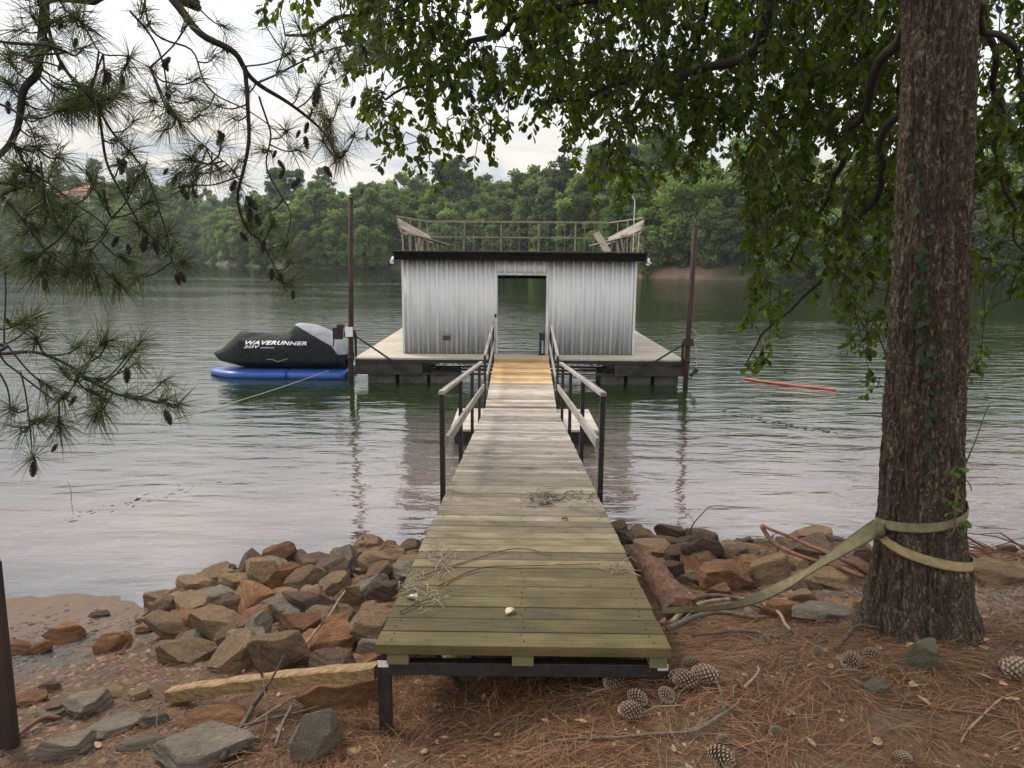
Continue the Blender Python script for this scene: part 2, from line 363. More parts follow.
dif = n.n('ShaderNodeBsdfDiffuse', Color=deep); tr = n.n('ShaderNodeBsdfTransparent', Color=(.92, .85, .74))
body = n.n('ShaderNodeMixShader'); n.set(body.inputs[0], murk); n.set(body.inputs[1], tr.outputs[0]); n.set(body.inputs[2], dif.outputs[0])
gl = n.n('ShaderNodeBsdfGlossy', Roughness=.012, Normal=bp); fr = n.n('ShaderNodeFresnel', IOR=2.9, Normal=bp)
mx = n.n('ShaderNodeMixShader'); n.set(mx.inputs[0], fr.outputs[0]); n.set(mx.inputs[1], body.outputs[0]); n.set(mx.inputs[2], gl.outputs[0]); n.t.links.new(mx.outputs[0], n.out.inputs[0])
MAT['water'] = n.m
# ------------------------------------------------------------------ world, sun
w = bpy.data.worlds.new('World'); scene.world = w; w.use_nodes = True; nt = w.node_tree; nt.nodes.clear()
SUN_EL, SUN_AZ = 46, -48          # azimuth from +Y towards +X
class WN(NT):
    def __init__(s): s.t = nt; s.tc = s.n('ShaderNodeTexCoord')
q = WN()
sky = q.n('ShaderNodeTexSky', _sky_type='NISHITA', _sun_disc=False, _sun_elevation=R_(SUN_EL), _sun_rotation=R_(SUN_AZ), _air_density=1.0, _dust_density=1.5)
sep = q.n('ShaderNodeSeparateXYZ', Vector=q.tc.outputs['Generated'])
zz = q.math('ADD', q.math('MAXIMUM', sep.outputs[2], 0), .16)
uv = q.n('ShaderNodeCombineXYZ', X=q.math('DIVIDE', sep.outputs[0], zz), Y=q.math('DIVIDE', sep.outputs[1], zz))
c1 = q.noise(uv.outputs[0], .9, 8, .55, .3); c2 = q.noise(uv.outputs[0], 2.2, 5, .6, .6)
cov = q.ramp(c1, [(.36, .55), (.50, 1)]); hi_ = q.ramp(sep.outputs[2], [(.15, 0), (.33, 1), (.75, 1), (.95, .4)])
cl = q.mix(q.ramp(c2, [(.35, 0), (.68, 1)]), (4.9, 5.25, 5.7), (8.1, 8.0, 7.8))
hz = q.ramp(sep.outputs[2], [(.02, 1), (.34, 0)])
cl = q.mix(q.math('MULTIPLY', hz, q.ramp(c2, [(.38, 0), (.60, .75)])), cl, (9.6, 8.5, 6.9))
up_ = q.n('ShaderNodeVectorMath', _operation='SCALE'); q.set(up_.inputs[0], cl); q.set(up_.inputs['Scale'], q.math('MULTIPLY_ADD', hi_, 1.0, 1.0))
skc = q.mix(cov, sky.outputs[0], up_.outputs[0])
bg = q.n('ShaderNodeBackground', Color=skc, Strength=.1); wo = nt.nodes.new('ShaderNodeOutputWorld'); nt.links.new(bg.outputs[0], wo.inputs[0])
sl = bpy.data.lights.new('sun', 'SUN'); sl.energy = 2.6; sl.angle = R_(17); sl.color = (1, .95, .87)
so = bpy.data.objects.new('sun', sl); COL.objects.link(so)
el, az = R_(SUN_EL), R_(SUN_AZ); sd = Vector((math.sin(az)*math.cos(el), math.cos(az)*math.cos(el), math.sin(el)))
so.rotation_euler = sd.to_track_quat('Z', 'Y').to_euler(); so.location = sd*80
scene.view_settings.view_transform = 'Standard'; scene.view_settings.look = 'None'; scene.view_settings.gamma = 1
scene.view_settings.use_curve_mapping = False; scene.view_settings.exposure = .33
scene.render.resolution_x = 1024; scene.render.resolution_y = 768
# ------------------------------------------------------------------ terrain + water sheets
def axis(parts):
    out = []
    for a, b, s in parts: out += list(np.arange(a, b-1e-6, s))
    return np.array(out+[parts[-1][1]])
gx = axis([(-1500, -500, 60), (-500, -140, 9), (-140, -30, 4), (-30, -8, 1), (-8, -4.6, .2), (-4.6, 5, .045), (5, 9, .2), (9, 30, 1), (30, 140, 4), (140, 500, 9), (500, 1500, 60)])
gy = axis([(-60, -8, 4), (-8, 1.6, .3), (1.6, 7.6, .045), (7.6, 12, .2), (12, 60, 3), (60, 240, 2.5), (240, 460, 5), (460, 800, 20), (800, 3000, 150)])
X, Y = np.meshgrid(gx, gy); Z = hgt(X, Y)
near = (np.abs(X) < 30) & (Y < 14)
ii = np.argwhere(near)
for j, i in ii:
    x, y = X[j, i], Y[j, i]
    Z[j, i] += .03*mn.noise(Vector((x*1.7, y*1.7, 3)))+.012*mn.noise(Vector((x*6, y*6, 9)))
for j, i in np.argwhere((~near) & (Z > .2) & (Y > 12)):
    x, y = X[j, i], Y[j, i]; Z[j, i] += 1.2*mn.noise(Vector((x*.03, y*.03, 1)))*min(1, Z[j, i]/3)
nx, ny = len(gx), len(gy)
idx = np.arange(nx*ny).reshape(ny, nx)
F = np.stack([idx[:-1, :-1], idx[:-1, 1:], idx[1:, 1:], idx[1:, :-1]], -1).reshape(-1, 4)
me = fast_mesh('ground', np.stack([X, Y, Z], -1).reshape(-1, 3), F, MAT['ground'], None, True)
ssx = 1/(1+np.exp(-(Y-(ysf(X)-1.15))/.12))
left = 1/(1+np.exp((X+1.9)/.3))
sand = np.where(Y < 14, ssx*left, 0)
wet = np.where(Y < 14, left*np.exp(-((Y-(ysf(X)-1.25))/.35)**2)*1.0, 0)*(X > -4.8)
far = (Y > 40)*1.0
clay = np.exp(-((X-24)/5)**2)*(np.abs(Y-fyf(X)-1.0) < 2.6)+.25*(Y > 40)*(np.abs(Y-fyf(X)-.3) < .9)
for nm, arr in (('sand', sand), ('wet', wet), ('far', far), ('clay', np.clip(clay, 0, 1))):
    a = me.attributes.new(nm, 'FLOAT', 'POINT'); a.data.foreach_set('value', arr.ravel().astype(np.float32))
tag(link('ground', me), kind='structure')
wx = axis([(-1500, -100, 70), (-100, -10, 10), (-10, 10, .1), (10, 100, 10), (100, 1500, 70)])
wy = axis([(-40, 3, 4), (3, 16, .1), (16, 60, 4), (60, 400, 20), (400, 2800, 200)])
X2, Y2 = np.meshgrid(wx, wy); D2 = np.maximum(0, -hgt(X2, Y2)); D2 = np.where(Y2 > 45, 3, D2)
idx = np.arange(len(wx)*len(wy)).reshape(len(wy), len(wx))
F = np.stack([idx[:-1, :-1], idx[:-1, 1:], idx[1:, 1:], idx[1:, :-1]], -1).reshape(-1, 4)
me = fast_mesh('water', np.stack([X2, Y2, X2*0], -1).reshape(-1, 3), F, MAT['water'], None, True)
a = me.attributes.new('depth', 'FLOAT', 'POINT'); a.data.foreach_set('value', D2.ravel().astype(np.float32))
tag(link('lake_water', me), kind='structure')
# ------------------------------------------------------------------ far woods: prototypes then copies
LT = np.array([[-.5, 0, 0], [.5, 0, 0], [.5, 1, .15], [-.5, 1, .15]]); LF = np.array([[0, 1, 2, 3]])
def crown_mesh(seed, H, Rr, base, n, leaf, pine=False):
    rg = np.random.default_rng(seed); P = []; T = []; Nn = []
    if not pine:
        K = 60
        for k in range(K):
            u = (k+.5)/K; zc = base+(H-base)*u; prof = math.sin(math.pi*min(.97, .12+.80*u))**.7
            an = rg.uniform(0, 6.28); rr = Rr*prof*rg.uniform(.2, .92); c = np.array([math.cos(an)*rr, math.sin(an)*rr, zc])
            br = Rr*rg.uniform(.13, .32)*(.75 if u > .85 else 1)
            m = n//K; d = rg.normal(size=(m, 3)); d /= np.linalg.norm(d, axis=1)[:, None]; rad = br*rg.uniform(.45, 1.35, m)[:, None]
            P.append(c+d*rad*[1, 1, .72]); T.append(np.clip(rg.uniform(.22, .7)+rg.normal(0, .16, m)+d[:, 2]*.06, 0, 1)); Nn.append(d)
    else:
        K = 15
        for k in range(K):
            u = (k+.5)/K; zc = base+(H-base)*u
            for q in range(4):
                an = rg.uniform(0, 6.28); rr = Rr*math.sin(math.pi*(.22+.66*u))**.8*rg.uniform(.1, 1.0); c = np.array([math.cos(an)*rr, math.sin(an)*rr, zc+rg.uniform(-.4, .4)])
                m = n//(K*4); d = rg.normal(size=(m, 3)); d /= np.linalg.norm(d, axis=1)[:, None]
                br = Rr*rg.uniform(.22, .46)
                P.append(c+d*br*rg.uniform(.3, 1, m)[:, None]*[1, 1, .5]); T.append(np.clip(rg.uniform(.1, .8)+rg.normal(0, .15, m), 0, 1)); Nn.append(d)
    P = np.concatenate(P); T = np.concatenate(T); Nn = np.concatenate(Nn)
    D = rg.normal(size=P.shape)+Nn*.3; Up = Nn+rg.normal(size=P.shape)*.6
    V, FF, tt = scatter(LT, LF, frames(D, Up), P, rg.uniform(.6, 1.3, len(P))*leaf, T)
    return fast_mesh('crown', V, FF, MAT['far_pine' if pine else 'far_leaf'], tt)
def trunk_mesh(seed, H, r, pine=False):
    b = MB(); rg = random.Random(seed); top = Vector((rg.uniform(-.6, .6), rg.uniform(-.6, .6), H*.9))
    b.tube(wob([(0, 0, -1), top*.4, top], 3, .25, seed), taper(7, r, r*.25), 7)
    for k in range(9 if pine else 7):
        u = .32+.06*k; s = top*u; an = k*2.4; L = H*(.2 if not pine else .12)
        e = s+Vector((math.cos(an)*L, math.sin(an)*L, L*(.7 if not pine else .25)))
        b.tube([s, (s+e)/2+Vector((0, 0, .2)), e], [r*.4, r*.28, r*.12], 5)
    return b.build('trunk', MAT['far_bark'], None, True)
protos = []
for k in range(10):
    pine = k >= 6
    H = [13, 14.5, 12, 15, 11, 13.5, 17, 18.5, 16, 18][k]
    rt = empty('pine_tree' if pine else 'broadleaf_tree', (0, 0, 0), cat='tree')
    cm = crown_mesh(100+k, H, [4.2, 4.6, 4.8, 4.0, 4.4, 5.0, 3.0, 3.3, 2.7, 3.1][k], [.6, .8, .3, 1.5, .4, .6, 4.5, 5.5, 3, 6][k], 8400 if not pine else 6400, .36 if not pine else .30, pine)
    cr = link('crown', cm, rt); tr = trunk_mesh(k, H, .17 if not pine else .2, pine); tr.parent = rt
    protos.append((rt, cr, tr, pine, H))
def copytree(pr, first):
    rt, cr, tr = pr[:3]
    if first: return rt
    o = rt.copy(); COL.objects.link(o)
    for ch in (cr, tr):
        c = ch.copy(); COL.objects.link(c); c.parent = o
    return o
used = set(); rg = random.Random(11); ntree = 0; placed = []
rows = [(.3, 0), (6, 1), (14, 2), (24, 3), (38, 4), (56, 5)]
for d2, ri in rows:
    pxx = -15+rg.uniform(0, 12)
    while pxx < 1045:
        a = (pxx-512)/FPX
        y = 150.0                                  # march along the view line to find the bank
        for _ in range(30): y = .5*y+.5*(float(fyf(a*y))+d2)
        x = a*y; w_ = (5.0 if ri == 0 else 6.6 if ri < 3 else 8)*FPX/y
        step = w_*rg.uniform(.75, 1.25)*(1.25 if y > 250 else .92)
        px0 = pxx; pxx += step
        if 395 < px0 < 640 and ri == 0 and rg.random() < .2: continue
        if 66 < px0 < 106 and ri in (3, 4): continue   # the clearing below the house
        if ri == 0 and abs(x-26) < 5: y += 3.0; x = a*y
        pk = rg.choice([0, 1, 2, 3, 4, 5, 0, 1, 2, 6] if ri < 2 else [0, 1, 2, 3, 5, 4, 7, 8, 1, 2])
        pr = protos[pk]
        o = copytree(pr, pk not in used); used.add(pk)
        z = hn(x, y)
        s = {0: .72, 1: 1.0, 2: 1.12, 3: 1.15, 4: 1.15, 5: 1.2}[ri]*rg.uniform(.85, 1.15)
        if y < 130: s *= .88
        elif y < 230: s *= 1.03
        if y > 250: s *= 1.12
        o.location = (x, y, z-.2); o.rotation_euler.z = rg.uniform(0, 6.28); o.scale = (s*rg.uniform(.9, 1.15), s*rg.uniform(.9, 1.15), s)
        side = 'left far shore' if px0 < 340 else ('far shore behind the boathouse' if px0 < 660 else 'right far shore')
        kd = 'tall pine with tufted dark crown' if pr[3] else 'rounded green broadleaf tree'
        rw = 'at the water edge' if ri == 0 else 'in the woods'
        tag(o, f'{kd} {rw}, {side}', 'tree', f'{"pines" if pr[3] else "broadleaf trees"} {rw}, {side}'); ntree += 1
for k in range(8):
    x = -84-k*6.3; y = float(fyf(x))+2; pr = protos[[q for q in range(6) if q in used][k % 3]]; o = copytree(pr, False); o.location = (x, y, hn(x, y)-.2); o.rotation_euler.z = k; s = rg.uniform(.75, 1.0); o.scale = (s, s, s)
    tag(o, 'rounded green broadleaf tree at the water edge, left far shore', 'tree', 'broadleaf trees at the water edge, left far shore')
for k_, pr in enumerate(protos):
    if k_ not in used:
        for o in (pr[1], pr[2], pr[0]): bpy.data.objects.remove(o)
print('far trees', ntree)
# ------------------------------------------------------------------ the pale house on the far hill
hb = U(86, 212, y=372); hz_ = hn(hb.x, hb.y)
hz_ = max(hz_, U(86, 214, y=372).z-1)
hr = empty('hillside_house', (hb.x, hb.y, hz_), 'pale stucco house with orange tiled roofs up on the wooded hill across the lake', 'house')
def hip(b, x0, x1, y0, y1, z, h):
    n = len(b.v); m = (y1-y0)/2; k = min(m, (x1-x0)/2-.2)
    for p in ((x0, y0, z), (x1, y0, z), (x1, y1, z), (x0, y1, z), (x0+k, y0+m, z+h), (x1-k, y0+m, z+h)): b.v.append(Vector(p)); b.t.append(.5)
    for f in ((0, 1, 5, 4), (1, 2, 5), (2, 3, 4, 5), (3, 0, 4), (3, 2, 1, 0)): b.f.append(tuple(n+i for i in f))
cx, cy = hb.x, hb.y; zt = hz_
wl = MB(); rf = MB(); wins = []
for (dx, wd, hh) in ((-8.5, 6, 10.0), (1, 12, 12.0), (9.5, 5, 9.0)):
    wl.box((cx+dx, cy, zt+hh/2-1), (wd, 9, hh+2)); hip(rf, cx+dx-wd/2-.7, cx+dx+wd/2+.7, cy-5.2, cy+5.2, zt+hh+.01, 2.4)
    for fz in (1.8, 5.4, 8.6):
        if fz+1.2 < hh:
            for q in range(int(wd//3)): wins.append((cx+dx-wd/2+1.5+q*3, cy-4.5, zt+fz))
wl.build('wall', MAT['stucco'], hr); rf.build('roof', MAT['tile_roof'], hr)
for p in wins: MB().box((p[0], p[1]-.03, p[2]), (1.4, .14, 2.0)).build('window', MAT['window_dark'], hr)
# ------------------------------------------------------------------ walkway frame of reference
A = Vector((.053, 2.74, 1.275)); B = Vector((.150, 12.05, .325)); C0 = Vector((.155, 12.14, .345)); C1 = Vector((.215, 16.22, .625))
def seg(P0, P1):
    d = (P1-P0); L = d.length; d.normalize(); r = d.cross(Vector((0, 0, 1))).normalized(); u = r.cross(d)
    return d, L, r, u
HW = .61
def planks(P0, P1, mat, root, pitch, skew=0, jit=.006):
    d, L, r, u = seg(P0, P1); b = MB(); s = 0; i = 0
    R = Matrix((r, d, u)).transposed()
    while s < L-.05:
        w = pitch*random.uniform(.96, 1.04)-.008; w = min(w, L-s)
        e = random.uniform(-jit, jit)*.5; hh = .042
        rot = R @ Matrix.Rotation(random.uniform(-.004, .004), 3, 'Z') @ Matrix.Rotation(random.uniform(-.01, .01), 3, 'X')
        b.box(P0+d*(s+w/2)+r*e-u*(hh/2)+u*random.uniform(-.002, .002), (2*HW+random.uniform(-.005, .005), w, hh), rot, .38 if i == 0 else None)
        s += w+random.uniform(.005, .010); i += 1
    return b.build('deck_boards', MAT[mat], root, bevel=.003)
wk = empty('wooden_walkway', (A.x, A.y, hn(A.x, A.y)), 'long sloping walkway of green stained grey boards from the shore to the hinge', 'walkway')
planks(A, B, 'boards_old', wk, .142)
d, L, r, u = seg(A, B)
b = MB()
for sx_ in (-.52, 0, .52):
    b.bar(A+r*(sx_*1.08 if sx_ > 0 else sx_)-u*.067+d*.01, B+r*(sx_*1.08 if sx_ > 0 else sx_)-u*.067-d*.03, .075 if sx_ > 0 else .09, .05, up=u, tint=.5)
b.build('joists', MAT['joist_wood'], wk, bevel=.003)
b = MB(); fz = -.122
b.bar(A-r*(HW-.02)+u*fz+d*.06, A+r*(HW+.0)+u*(fz+.004)+d*.06, .05, .055, up=u)
for sx_ in (-.56, .56): b.bar(A+r*sx_+u*(fz-.002)+d*.09, B+r*sx_+u*(fz-.002)-d*.03, .05, .05, up=u)
for k in range(1, 7): b.bar(A-r*.53+u*(fz-.003)+d*(L*k/7), A+r*.53+u*(fz-.003)+d*(L*k/7), .04, .04, up=u)
b.build('steel_frame', MAT['black_steel'], wk, bevel=.002)
for sx_ in (-.585, .585):
    top = A+r*sx_+u*(fz+.06)+d*.062; b = MB(); b.box((top.x, top.y, (top.z+hn(top.x, top.y)-.12)/2), (.052, .052, top.z-hn(top.x, top.y)+.12))
    lg = b.build('leg', MAT['black_steel'], wk, bevel=.002)
    MB().box((top.x, top.y-.031, top.z-.035), (.045, .006, .03)).build('end_bracket', MAT['white_paint'], wk, bevel=.002)
for s0, s1 in ((.55, .98), (-.55, -.98)):
    p = A+r*(.52*(1 if s0 > 0 else -1))+d*.5+u*fz; q_ = A+r*(.2*(1 if s0 > 0 else -1))+d*.15+u*(fz-.22); MB().tube([p, q_], .011, 6).build('brace', MAT['black_steel'], wk)
for sx_ in (-.585, .585):
    p = A+r*sx_+d*3.1+u*fz; b = MB(); b.box((p.x, p.y, (p.z+hn(p.x, p.y)-.2)/2), (.05, .05, max(.1, p.z-hn(p.x, p.y)+.2))); b.build('leg', MAT['black_steel'], wk)
def railing(root, P0, P1, posts, s_a, s_b, side, H=.79):
    d, L, r, u = seg(P0, P1); o = r*side*(HW+.035); UP = Vector((0, 0, 1))
    for s in posts:
        p = P0+d*s+o; MB().bar(p-UP*.2, p+UP*H, .042, .042, up=(0, 1, 0)).build('post', MAT['black_steel'], root, bevel=.002)
    a = P0+d*s_a+o; c = P0+d*s_b+o
    MB().bar(a+UP*(H+.02), c+UP*(H+.02), .05, .032).build('top_rail', MAT['rail_wood'], root, bevel=.003)
    MB().bar(a+UP*(H*.52)-r*side*.037, c+UP*(H*.52)-r*side*.037, .03, .085).build('middle_rail', MAT['rail_wood'], root, bevel=.003)
for sd_ in (-1, 1): railing(wk, A, B, (2.95, 4.75, 6.6, 8.3), 2.9, 8.9, sd_)
d, L, r, u = seg(A, B); b = MB()
for k in range(36):
    for sx_ in (-.545, 0, .545):
        for dy in (-.03, .035): c_ = A+d*(.075+k*.1425+dy)+r*(sx_+random.uniform(-.012, .012))+u*.0015; b.tube([c_-u*.003, c_], .0042, 6)
tag(b.build('nail_heads', MAT['rust_dark'], wk), kind='stuff')
gw = empty('hinged_gangway', (C0.x, C0.y, 0), 'short gangway with orange new boards rising to the boathouse door', 'gangway')
planks(C0, C1, 'boards_new', gw, .142)
d, L, r, u = seg(C0, C1); b = MB()
for sx_ in (-.56, .56): b.bar(C0+r*sx_-u*.10, C1+r*sx_-u*.10, .05, .12, up=u)
for k in range(6): b.bar(C0-r*.53+u*-.085+d*(.1+k*.78), C0+r*.53+u*-.085+d*(.1+k*.78), .05, .06, up=u)
b.build('steel_frame', MAT['black_steel'], gw)
for sd_ in (-1, 1): railing(gw, C0, C1, (.5, 2.2, 4.0), .45, 4.2, sd_, .76)
# floating support below the hinge
pf = empty('support_float', (.17, 11.6, 0), 'low dark float with grey board top under the walkway hinge', 'float')
MB().box((.2, 11.65, .05), (2.2, 1.5, .30)).build('float_body', MAT['black_steel'], pf, bevel=.02)
b = MB()
for k in range(10): b.box((.2, 10.93+k*.158, .222), (2.3, .15, .035))
b.build('deck_boards', MAT['deck_wood'], pf, bevel=.002)
# ------------------------------------------------------------------ the floating boathouse
ZD = .60; YF = 16.25; XL, XR = -3.58, 3.93
bh = empty('floating_boathouse', (.17, 17, 0), 'grey ribbed metal boathouse with roof deck on a floating dock', 'boathouse')
b = MB()
def fillx(x0, x1, y0, y1, z):           # deck boards running along y in strips of x
    x = x0
    while x < x1-.01:
        w_ = min(.14, x1-x); b.box((x+w_/2, (y0+y1)/2, z-.018), (w_-.006, y1-y0, .036)); x += .14
y = YF
while y < 17.55: b.box(((XL+XR)/2, y+.07, ZD-.018), (XR-XL, .133, .036)); y += .14
y = 17.65
while y < 25.2:
    b.box(((XL-2.3)/2, y+.07, ZD-.018), (-2.3-XL, .133, .036)); b.box(((XR+2.75)/2, y+.07, ZD-.018), (XR-2.75, .133, .036)); y += .14
b.build('deck', MAT['deck_wood'], bh)
b = MB()
b.box(((XL+XR)/2, YF+.02, ZD-.075), (XR-XL, .04, .07)); b.box((XL+.02, 20.7, ZD-.075), (.04, 8.8, .07)); b.box((XR-.02, 20.7, ZD-.075), (.04, 8.8, .07))
b.build('fascia', MAT['black_steel'], bh)
b = MB()
for (x0, x1) in ((XL, -2.05), (2.35, XR)):
    b = MB(); b.box(((x0+x1)/2, YF+.06, .385), (x1-x0, .05, .27)); b.box(((x0+x1)/2, YF+.05, .235), (x1-x0, .09, .04)); b.build('skirt_board', MAT['frame_wood'], bh, bevel=.004)
b = MB()
for yy in (YF+.08, YF+.7, YF+1.2):
    for zz_ in (.50, .23): b.bar((-2.05, yy, zz_), (2.35, yy, zz_), .035, .035)
    for k in range(14):
        xa = -2.05+k*.3143; b.bar((xa, yy, .23 if k % 2 else .5), (xa+.3143, yy, .5 if k % 2 else .23), .014, .014)
b.bar((XL+.1, YF+.05, .5), (XL+.1, 25, .5), .05, .05); b.bar((XR-.1, YF+.05, .5), (XR-.1, 25, .5), .05, .05)
b.build('truss', MAT['frame_wood'], bh)
b = MB()
for (x0, x1, ww) in ((XL+.22, -1.2, .72), (2.0, XR-.1, .62)):
    x = x0
    while x < x1-.2: MB().box((x+ww/2, YF+.6, .06), (ww-.07, 1.0, .34)).build('float_block', MAT['float_block'], bh, bevel=.03); x += ww
for yy in range(18, 25):
    for fx in (-3.0, 3.35): MB().box((fx, yy+.5, .06), (.9, .9, .34)).build('float_block', MAT['float_block'], bh, bevel=.03)
# ribbed wall panels
WX0, WX1, WY, WZ0, WZ1 = -2.565, 2.86, 17.0, ZD+.01, 2.80
DX0, DX1, DZ = -.37, .80, 2.46
def ribbed(x0, x1, z0, z1, y, along='x', sgn=-1):
    xs = []; per = .2275; x = x0
    k0 = math.floor((x0-WX0)/per)
    for k in range(k0, k0+60):
        c = WX0+(k+.5)*per
        for dx, h in ((-.034, 0), (-.024, .045), (.024, .045), (.034, 0), (.075, 0), (.083, .012), (.10, .012), (.108, 0)):
            xs.append((c+dx, h))
    xs = [(x0, 0)]+[p for p in xs if x0 < p[0] < x1]+[(x1, 0)]
    V = []; F = []
    for (xx, h) in xs:
        for z in (z0, (z0+z1)/2, z1):
            V.append((xx, y+sgn*h, z) if along == 'x' else (y+sgn*h, xx, z))
    for i in range(len(xs)-1):
        for j in range(2): F.append((i*3+j, (i+1)*3+j, (i+1)*3+j+1, i*3+j+1))
    return V, F
def panel(name, specs):
    V = []; F = []
    for sp in specs:
        v, f = ribbed(*sp); n0 = len(V); V += v; F += [tuple(n0+i for i in q) for q in f]
    me = fast_mesh(name, np.array(V), np.array(F), MAT['metal_wall']); o = link(name, me, bh)
    m = o.modifiers.new('thickness', 'SOLIDIFY'); m.thickness = .004; return o
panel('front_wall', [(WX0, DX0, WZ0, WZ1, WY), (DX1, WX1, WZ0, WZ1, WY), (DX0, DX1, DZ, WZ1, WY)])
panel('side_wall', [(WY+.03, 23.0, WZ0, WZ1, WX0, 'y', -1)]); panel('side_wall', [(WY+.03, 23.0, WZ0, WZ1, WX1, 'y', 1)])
for x_, w_ in ((WX0-.004, .05), (WX1+.004, .05)): MB().box((x_, WY-.026, (WZ0+WZ1)/2), (w_, .03, WZ1-WZ0)).build('corner_trim', MAT['metal_wall'], bh)
b = MB(); b.box((DX0-.015, WY-.03, (WZ0+DZ)/2+.03), (.06, .016, DZ-WZ0+.06)); b.box((DX1+.015, WY-.03, (WZ0+DZ)/2+.03), (.06, .016, DZ-WZ0+.06)); b.box(((DX0+DX1)/2, WY-.031, DZ+.03), (DX1-DX0-.03, .016, .055))
dfm = b.build('door_frame', MAT['metal_trim'], bh)
b = MB(); b.box((DX0-.03, WY-.05, 1.52), (.05, .04, .07)); b.tube([(DX0-.03, WY-.07, 1.48), (DX0-.03, WY-.075, 1.56)], .012, 6); b.build('latch', MAT['rust_dark'], dfm)
b = MB(); b.box((-1.55, WY-.05, .98), (.17, .012, .10)); b.box((-1.55, WY-.056, 1.035), (.19, .01, .012)); b.build('vent_flap', MAT['float_block'], bh)
# interior framing
b = MB()
for x_ in (WX0+.07, WX1-.07):
    for yy in np.arange(17.1, 23.1, 1.18): b.box((x_, yy, (ZD+2.78)/2), (.05, .09, 2.78-ZD))
for x_ in (DX0-.08, DX1+.08): b.box((x_, WY+.08, (ZD+2.78)/2), (.09, .05, 2.78-ZD))
b.build('studs', MAT['stud_wood'], bh)
RX0, RX1, RY0, RY1, RZ0, RZ1 = -2.70, 3.03, 16.78, 23.4, 2.81, 3.0
MB().box(((RX0+RX1)/2, (RY0+RY1)/2, RZ1-.03), (RX1-RX0, RY1-RY0, .05)).build('roof', MAT['roof_under'], bh, bevel=.005)
b = MB()
b.box(((RX0+RX1)/2, RY0-.02, (RZ0+RZ1)/2-.01), (RX1-RX0+.04, .04, RZ1-RZ0)); b.box((RX0-.02, (RY0+RY1)/2, (RZ0+RZ1)/2-.01), (.04, RY1-RY0, RZ1-RZ0)); b.box((RX1+.02, (RY0+RY1)/2, (RZ0+RZ1)/2-.01), (.04, RY1-RY0, RZ1-RZ0)); b.box(((RX0+RX1)/2, RY1+.02, RZ0-.03), (RX1-RX0, .04, .3))
b.box(((RX0+RX1)/2, RY0-.05, RZ1-.035), (RX1-RX0+.1, .03, .05))
b.build('roof_fascia', MAT['roof_black'], bh, bevel=.006)
b = MB()
for yy in np.arange(17.4, 23.3, .6): b.box(((WX0+WX1)/2, yy, 2.84), (WX1-WX0-.06, .04, .14))
b.build('rafters', MAT['roof_under'], bh)
MB().box(((WX0+WX1)/2, 23.1, 2.50), (WX1-WX0-.06, .08, .56)).build('rear_header', MAT['roof_under'], bh)
b = MB()
for x_ in np.arange(RX0+.2, RX1, .58): b.box((x_, RY0+.0, RZ1+.005), (.5, .09, .018))
b.build('roof_edge_boards', MAT['stud_wood'], bh)
for x_ in (RX0-.05, RX1+.08):
    b = MB(); b.tube([(x_, RY0-.02, 2.86), (x_-.01, RY0-.06, 2.80), (x_-.06 if x_ < 0 else x_+.06, RY0-.06, 2.75)], [.03, .03, .022], 8); b.tube([(x_-.02, RY0-.06, 2.75), (x_-.02, RY0-.06, 2.71)], [.035, .04], 8); b.build('flood_light', MAT['white_paint'], bh, True)
# roof railing
yb = 23.2
b = MB()
b.bar((-2.72, yb, 3.98), (3.04, yb, 3.98), .05, .05)
b.bar((-2.72, yb, 3.50), (3.04, yb, 3.50), .035, .04)
for x_, sg in ((-2.72, -1), (3.04, 1)):
    b.bar((x_, yb, 3.98), (x_, 17.2, 3.80), .035, .03)
b.build('roof_rail', MAT['rail_bar'], bh)
k = 0
for x_ in np.arange(-2.7, 3.05, .29):
    big = k % 4 == 0
    MB().bar((x_+random.uniform(-.03, .03), yb, 2.99), (x_+random.uniform(-.04, .04), yb, 3.98 if random.random() < .85 or big else 3.5), .04 if big else .014, .035 if big else .014, up=(0, 1, 0)).build('rail_post', MAT['rail_bar'], bh); k += 1
for x_ in (-2.72, 3.04):
    for yy in (19.5, 21.4): MB().bar((x_, yy, 2.99), (x_, yy, 3.9), .03, .03, up=(0, 1, 0)).build('rail_post', MAT['rail_bar'], bh)
# the two slanted roof benches
def bench(sg, xo):
    def X(v): return xo-sg*v          # v metres inboard
    ya, yb_ = 17.15, 19.4; bk = MB(); st_ = MB(); fr = []
    for k, (o, dz) in enumerate(((.0, 0), (.045, -.125))):
        bk.bar((X(o), ya, 3.70+dz), (X(.50+o), yb_, 3.36+dz*.9), .03, .115, up=(sg*.3, 0, 1))
    for k, o in enumerate((.06, .19)): st_.bar((X(o+.05), ya+.05, 3.43-k*.02), (X(.80+o*.6), yb_+.5, 3.22-k*.02), .115, .032)
    for k in range(6):
        f = k/5; y = ya+.06+(yb_-ya-.1)*f; v = .10+.50*f; fm = MB(); fr.append(fm); zt_ = 3.42-.16*f
        fm.bar((X(v), y, 2.99), (X(v-.02), y, zt_), .035, .05, up=(0, 1, 0))
        if k < 4: fm.bar((X(v-.02), y, zt_-.02), (X(v-.12), y, 3.66-.30*f), .03, .05, up=(0, 1, 0))
        if k == 0: fm.bar((X(v-.02), y+.03, 3.40), (X(v+.40), y+.03, 3.38), .035, .045)
        if k in (1, 2): fm.bar((X(v+.20-.05*k), y+.02, 2.99), (X(v+.28-.05*k), y+.02, 3.33), .035, .05, up=(0, 1, 0))
    return bk, st_, fr
for sg, xo in ((-1, -2.68), (1, 3.03)):
    bk, st_, fr = bench(sg, xo)
    rb = st_.build('roof_bench', MAT['bench_wood'], bh); bk.build('backrest', MAT['bench_wood'], rb)
    for fm in fr: fm.build('bench_frame', MAT['bench_wood'], rb)
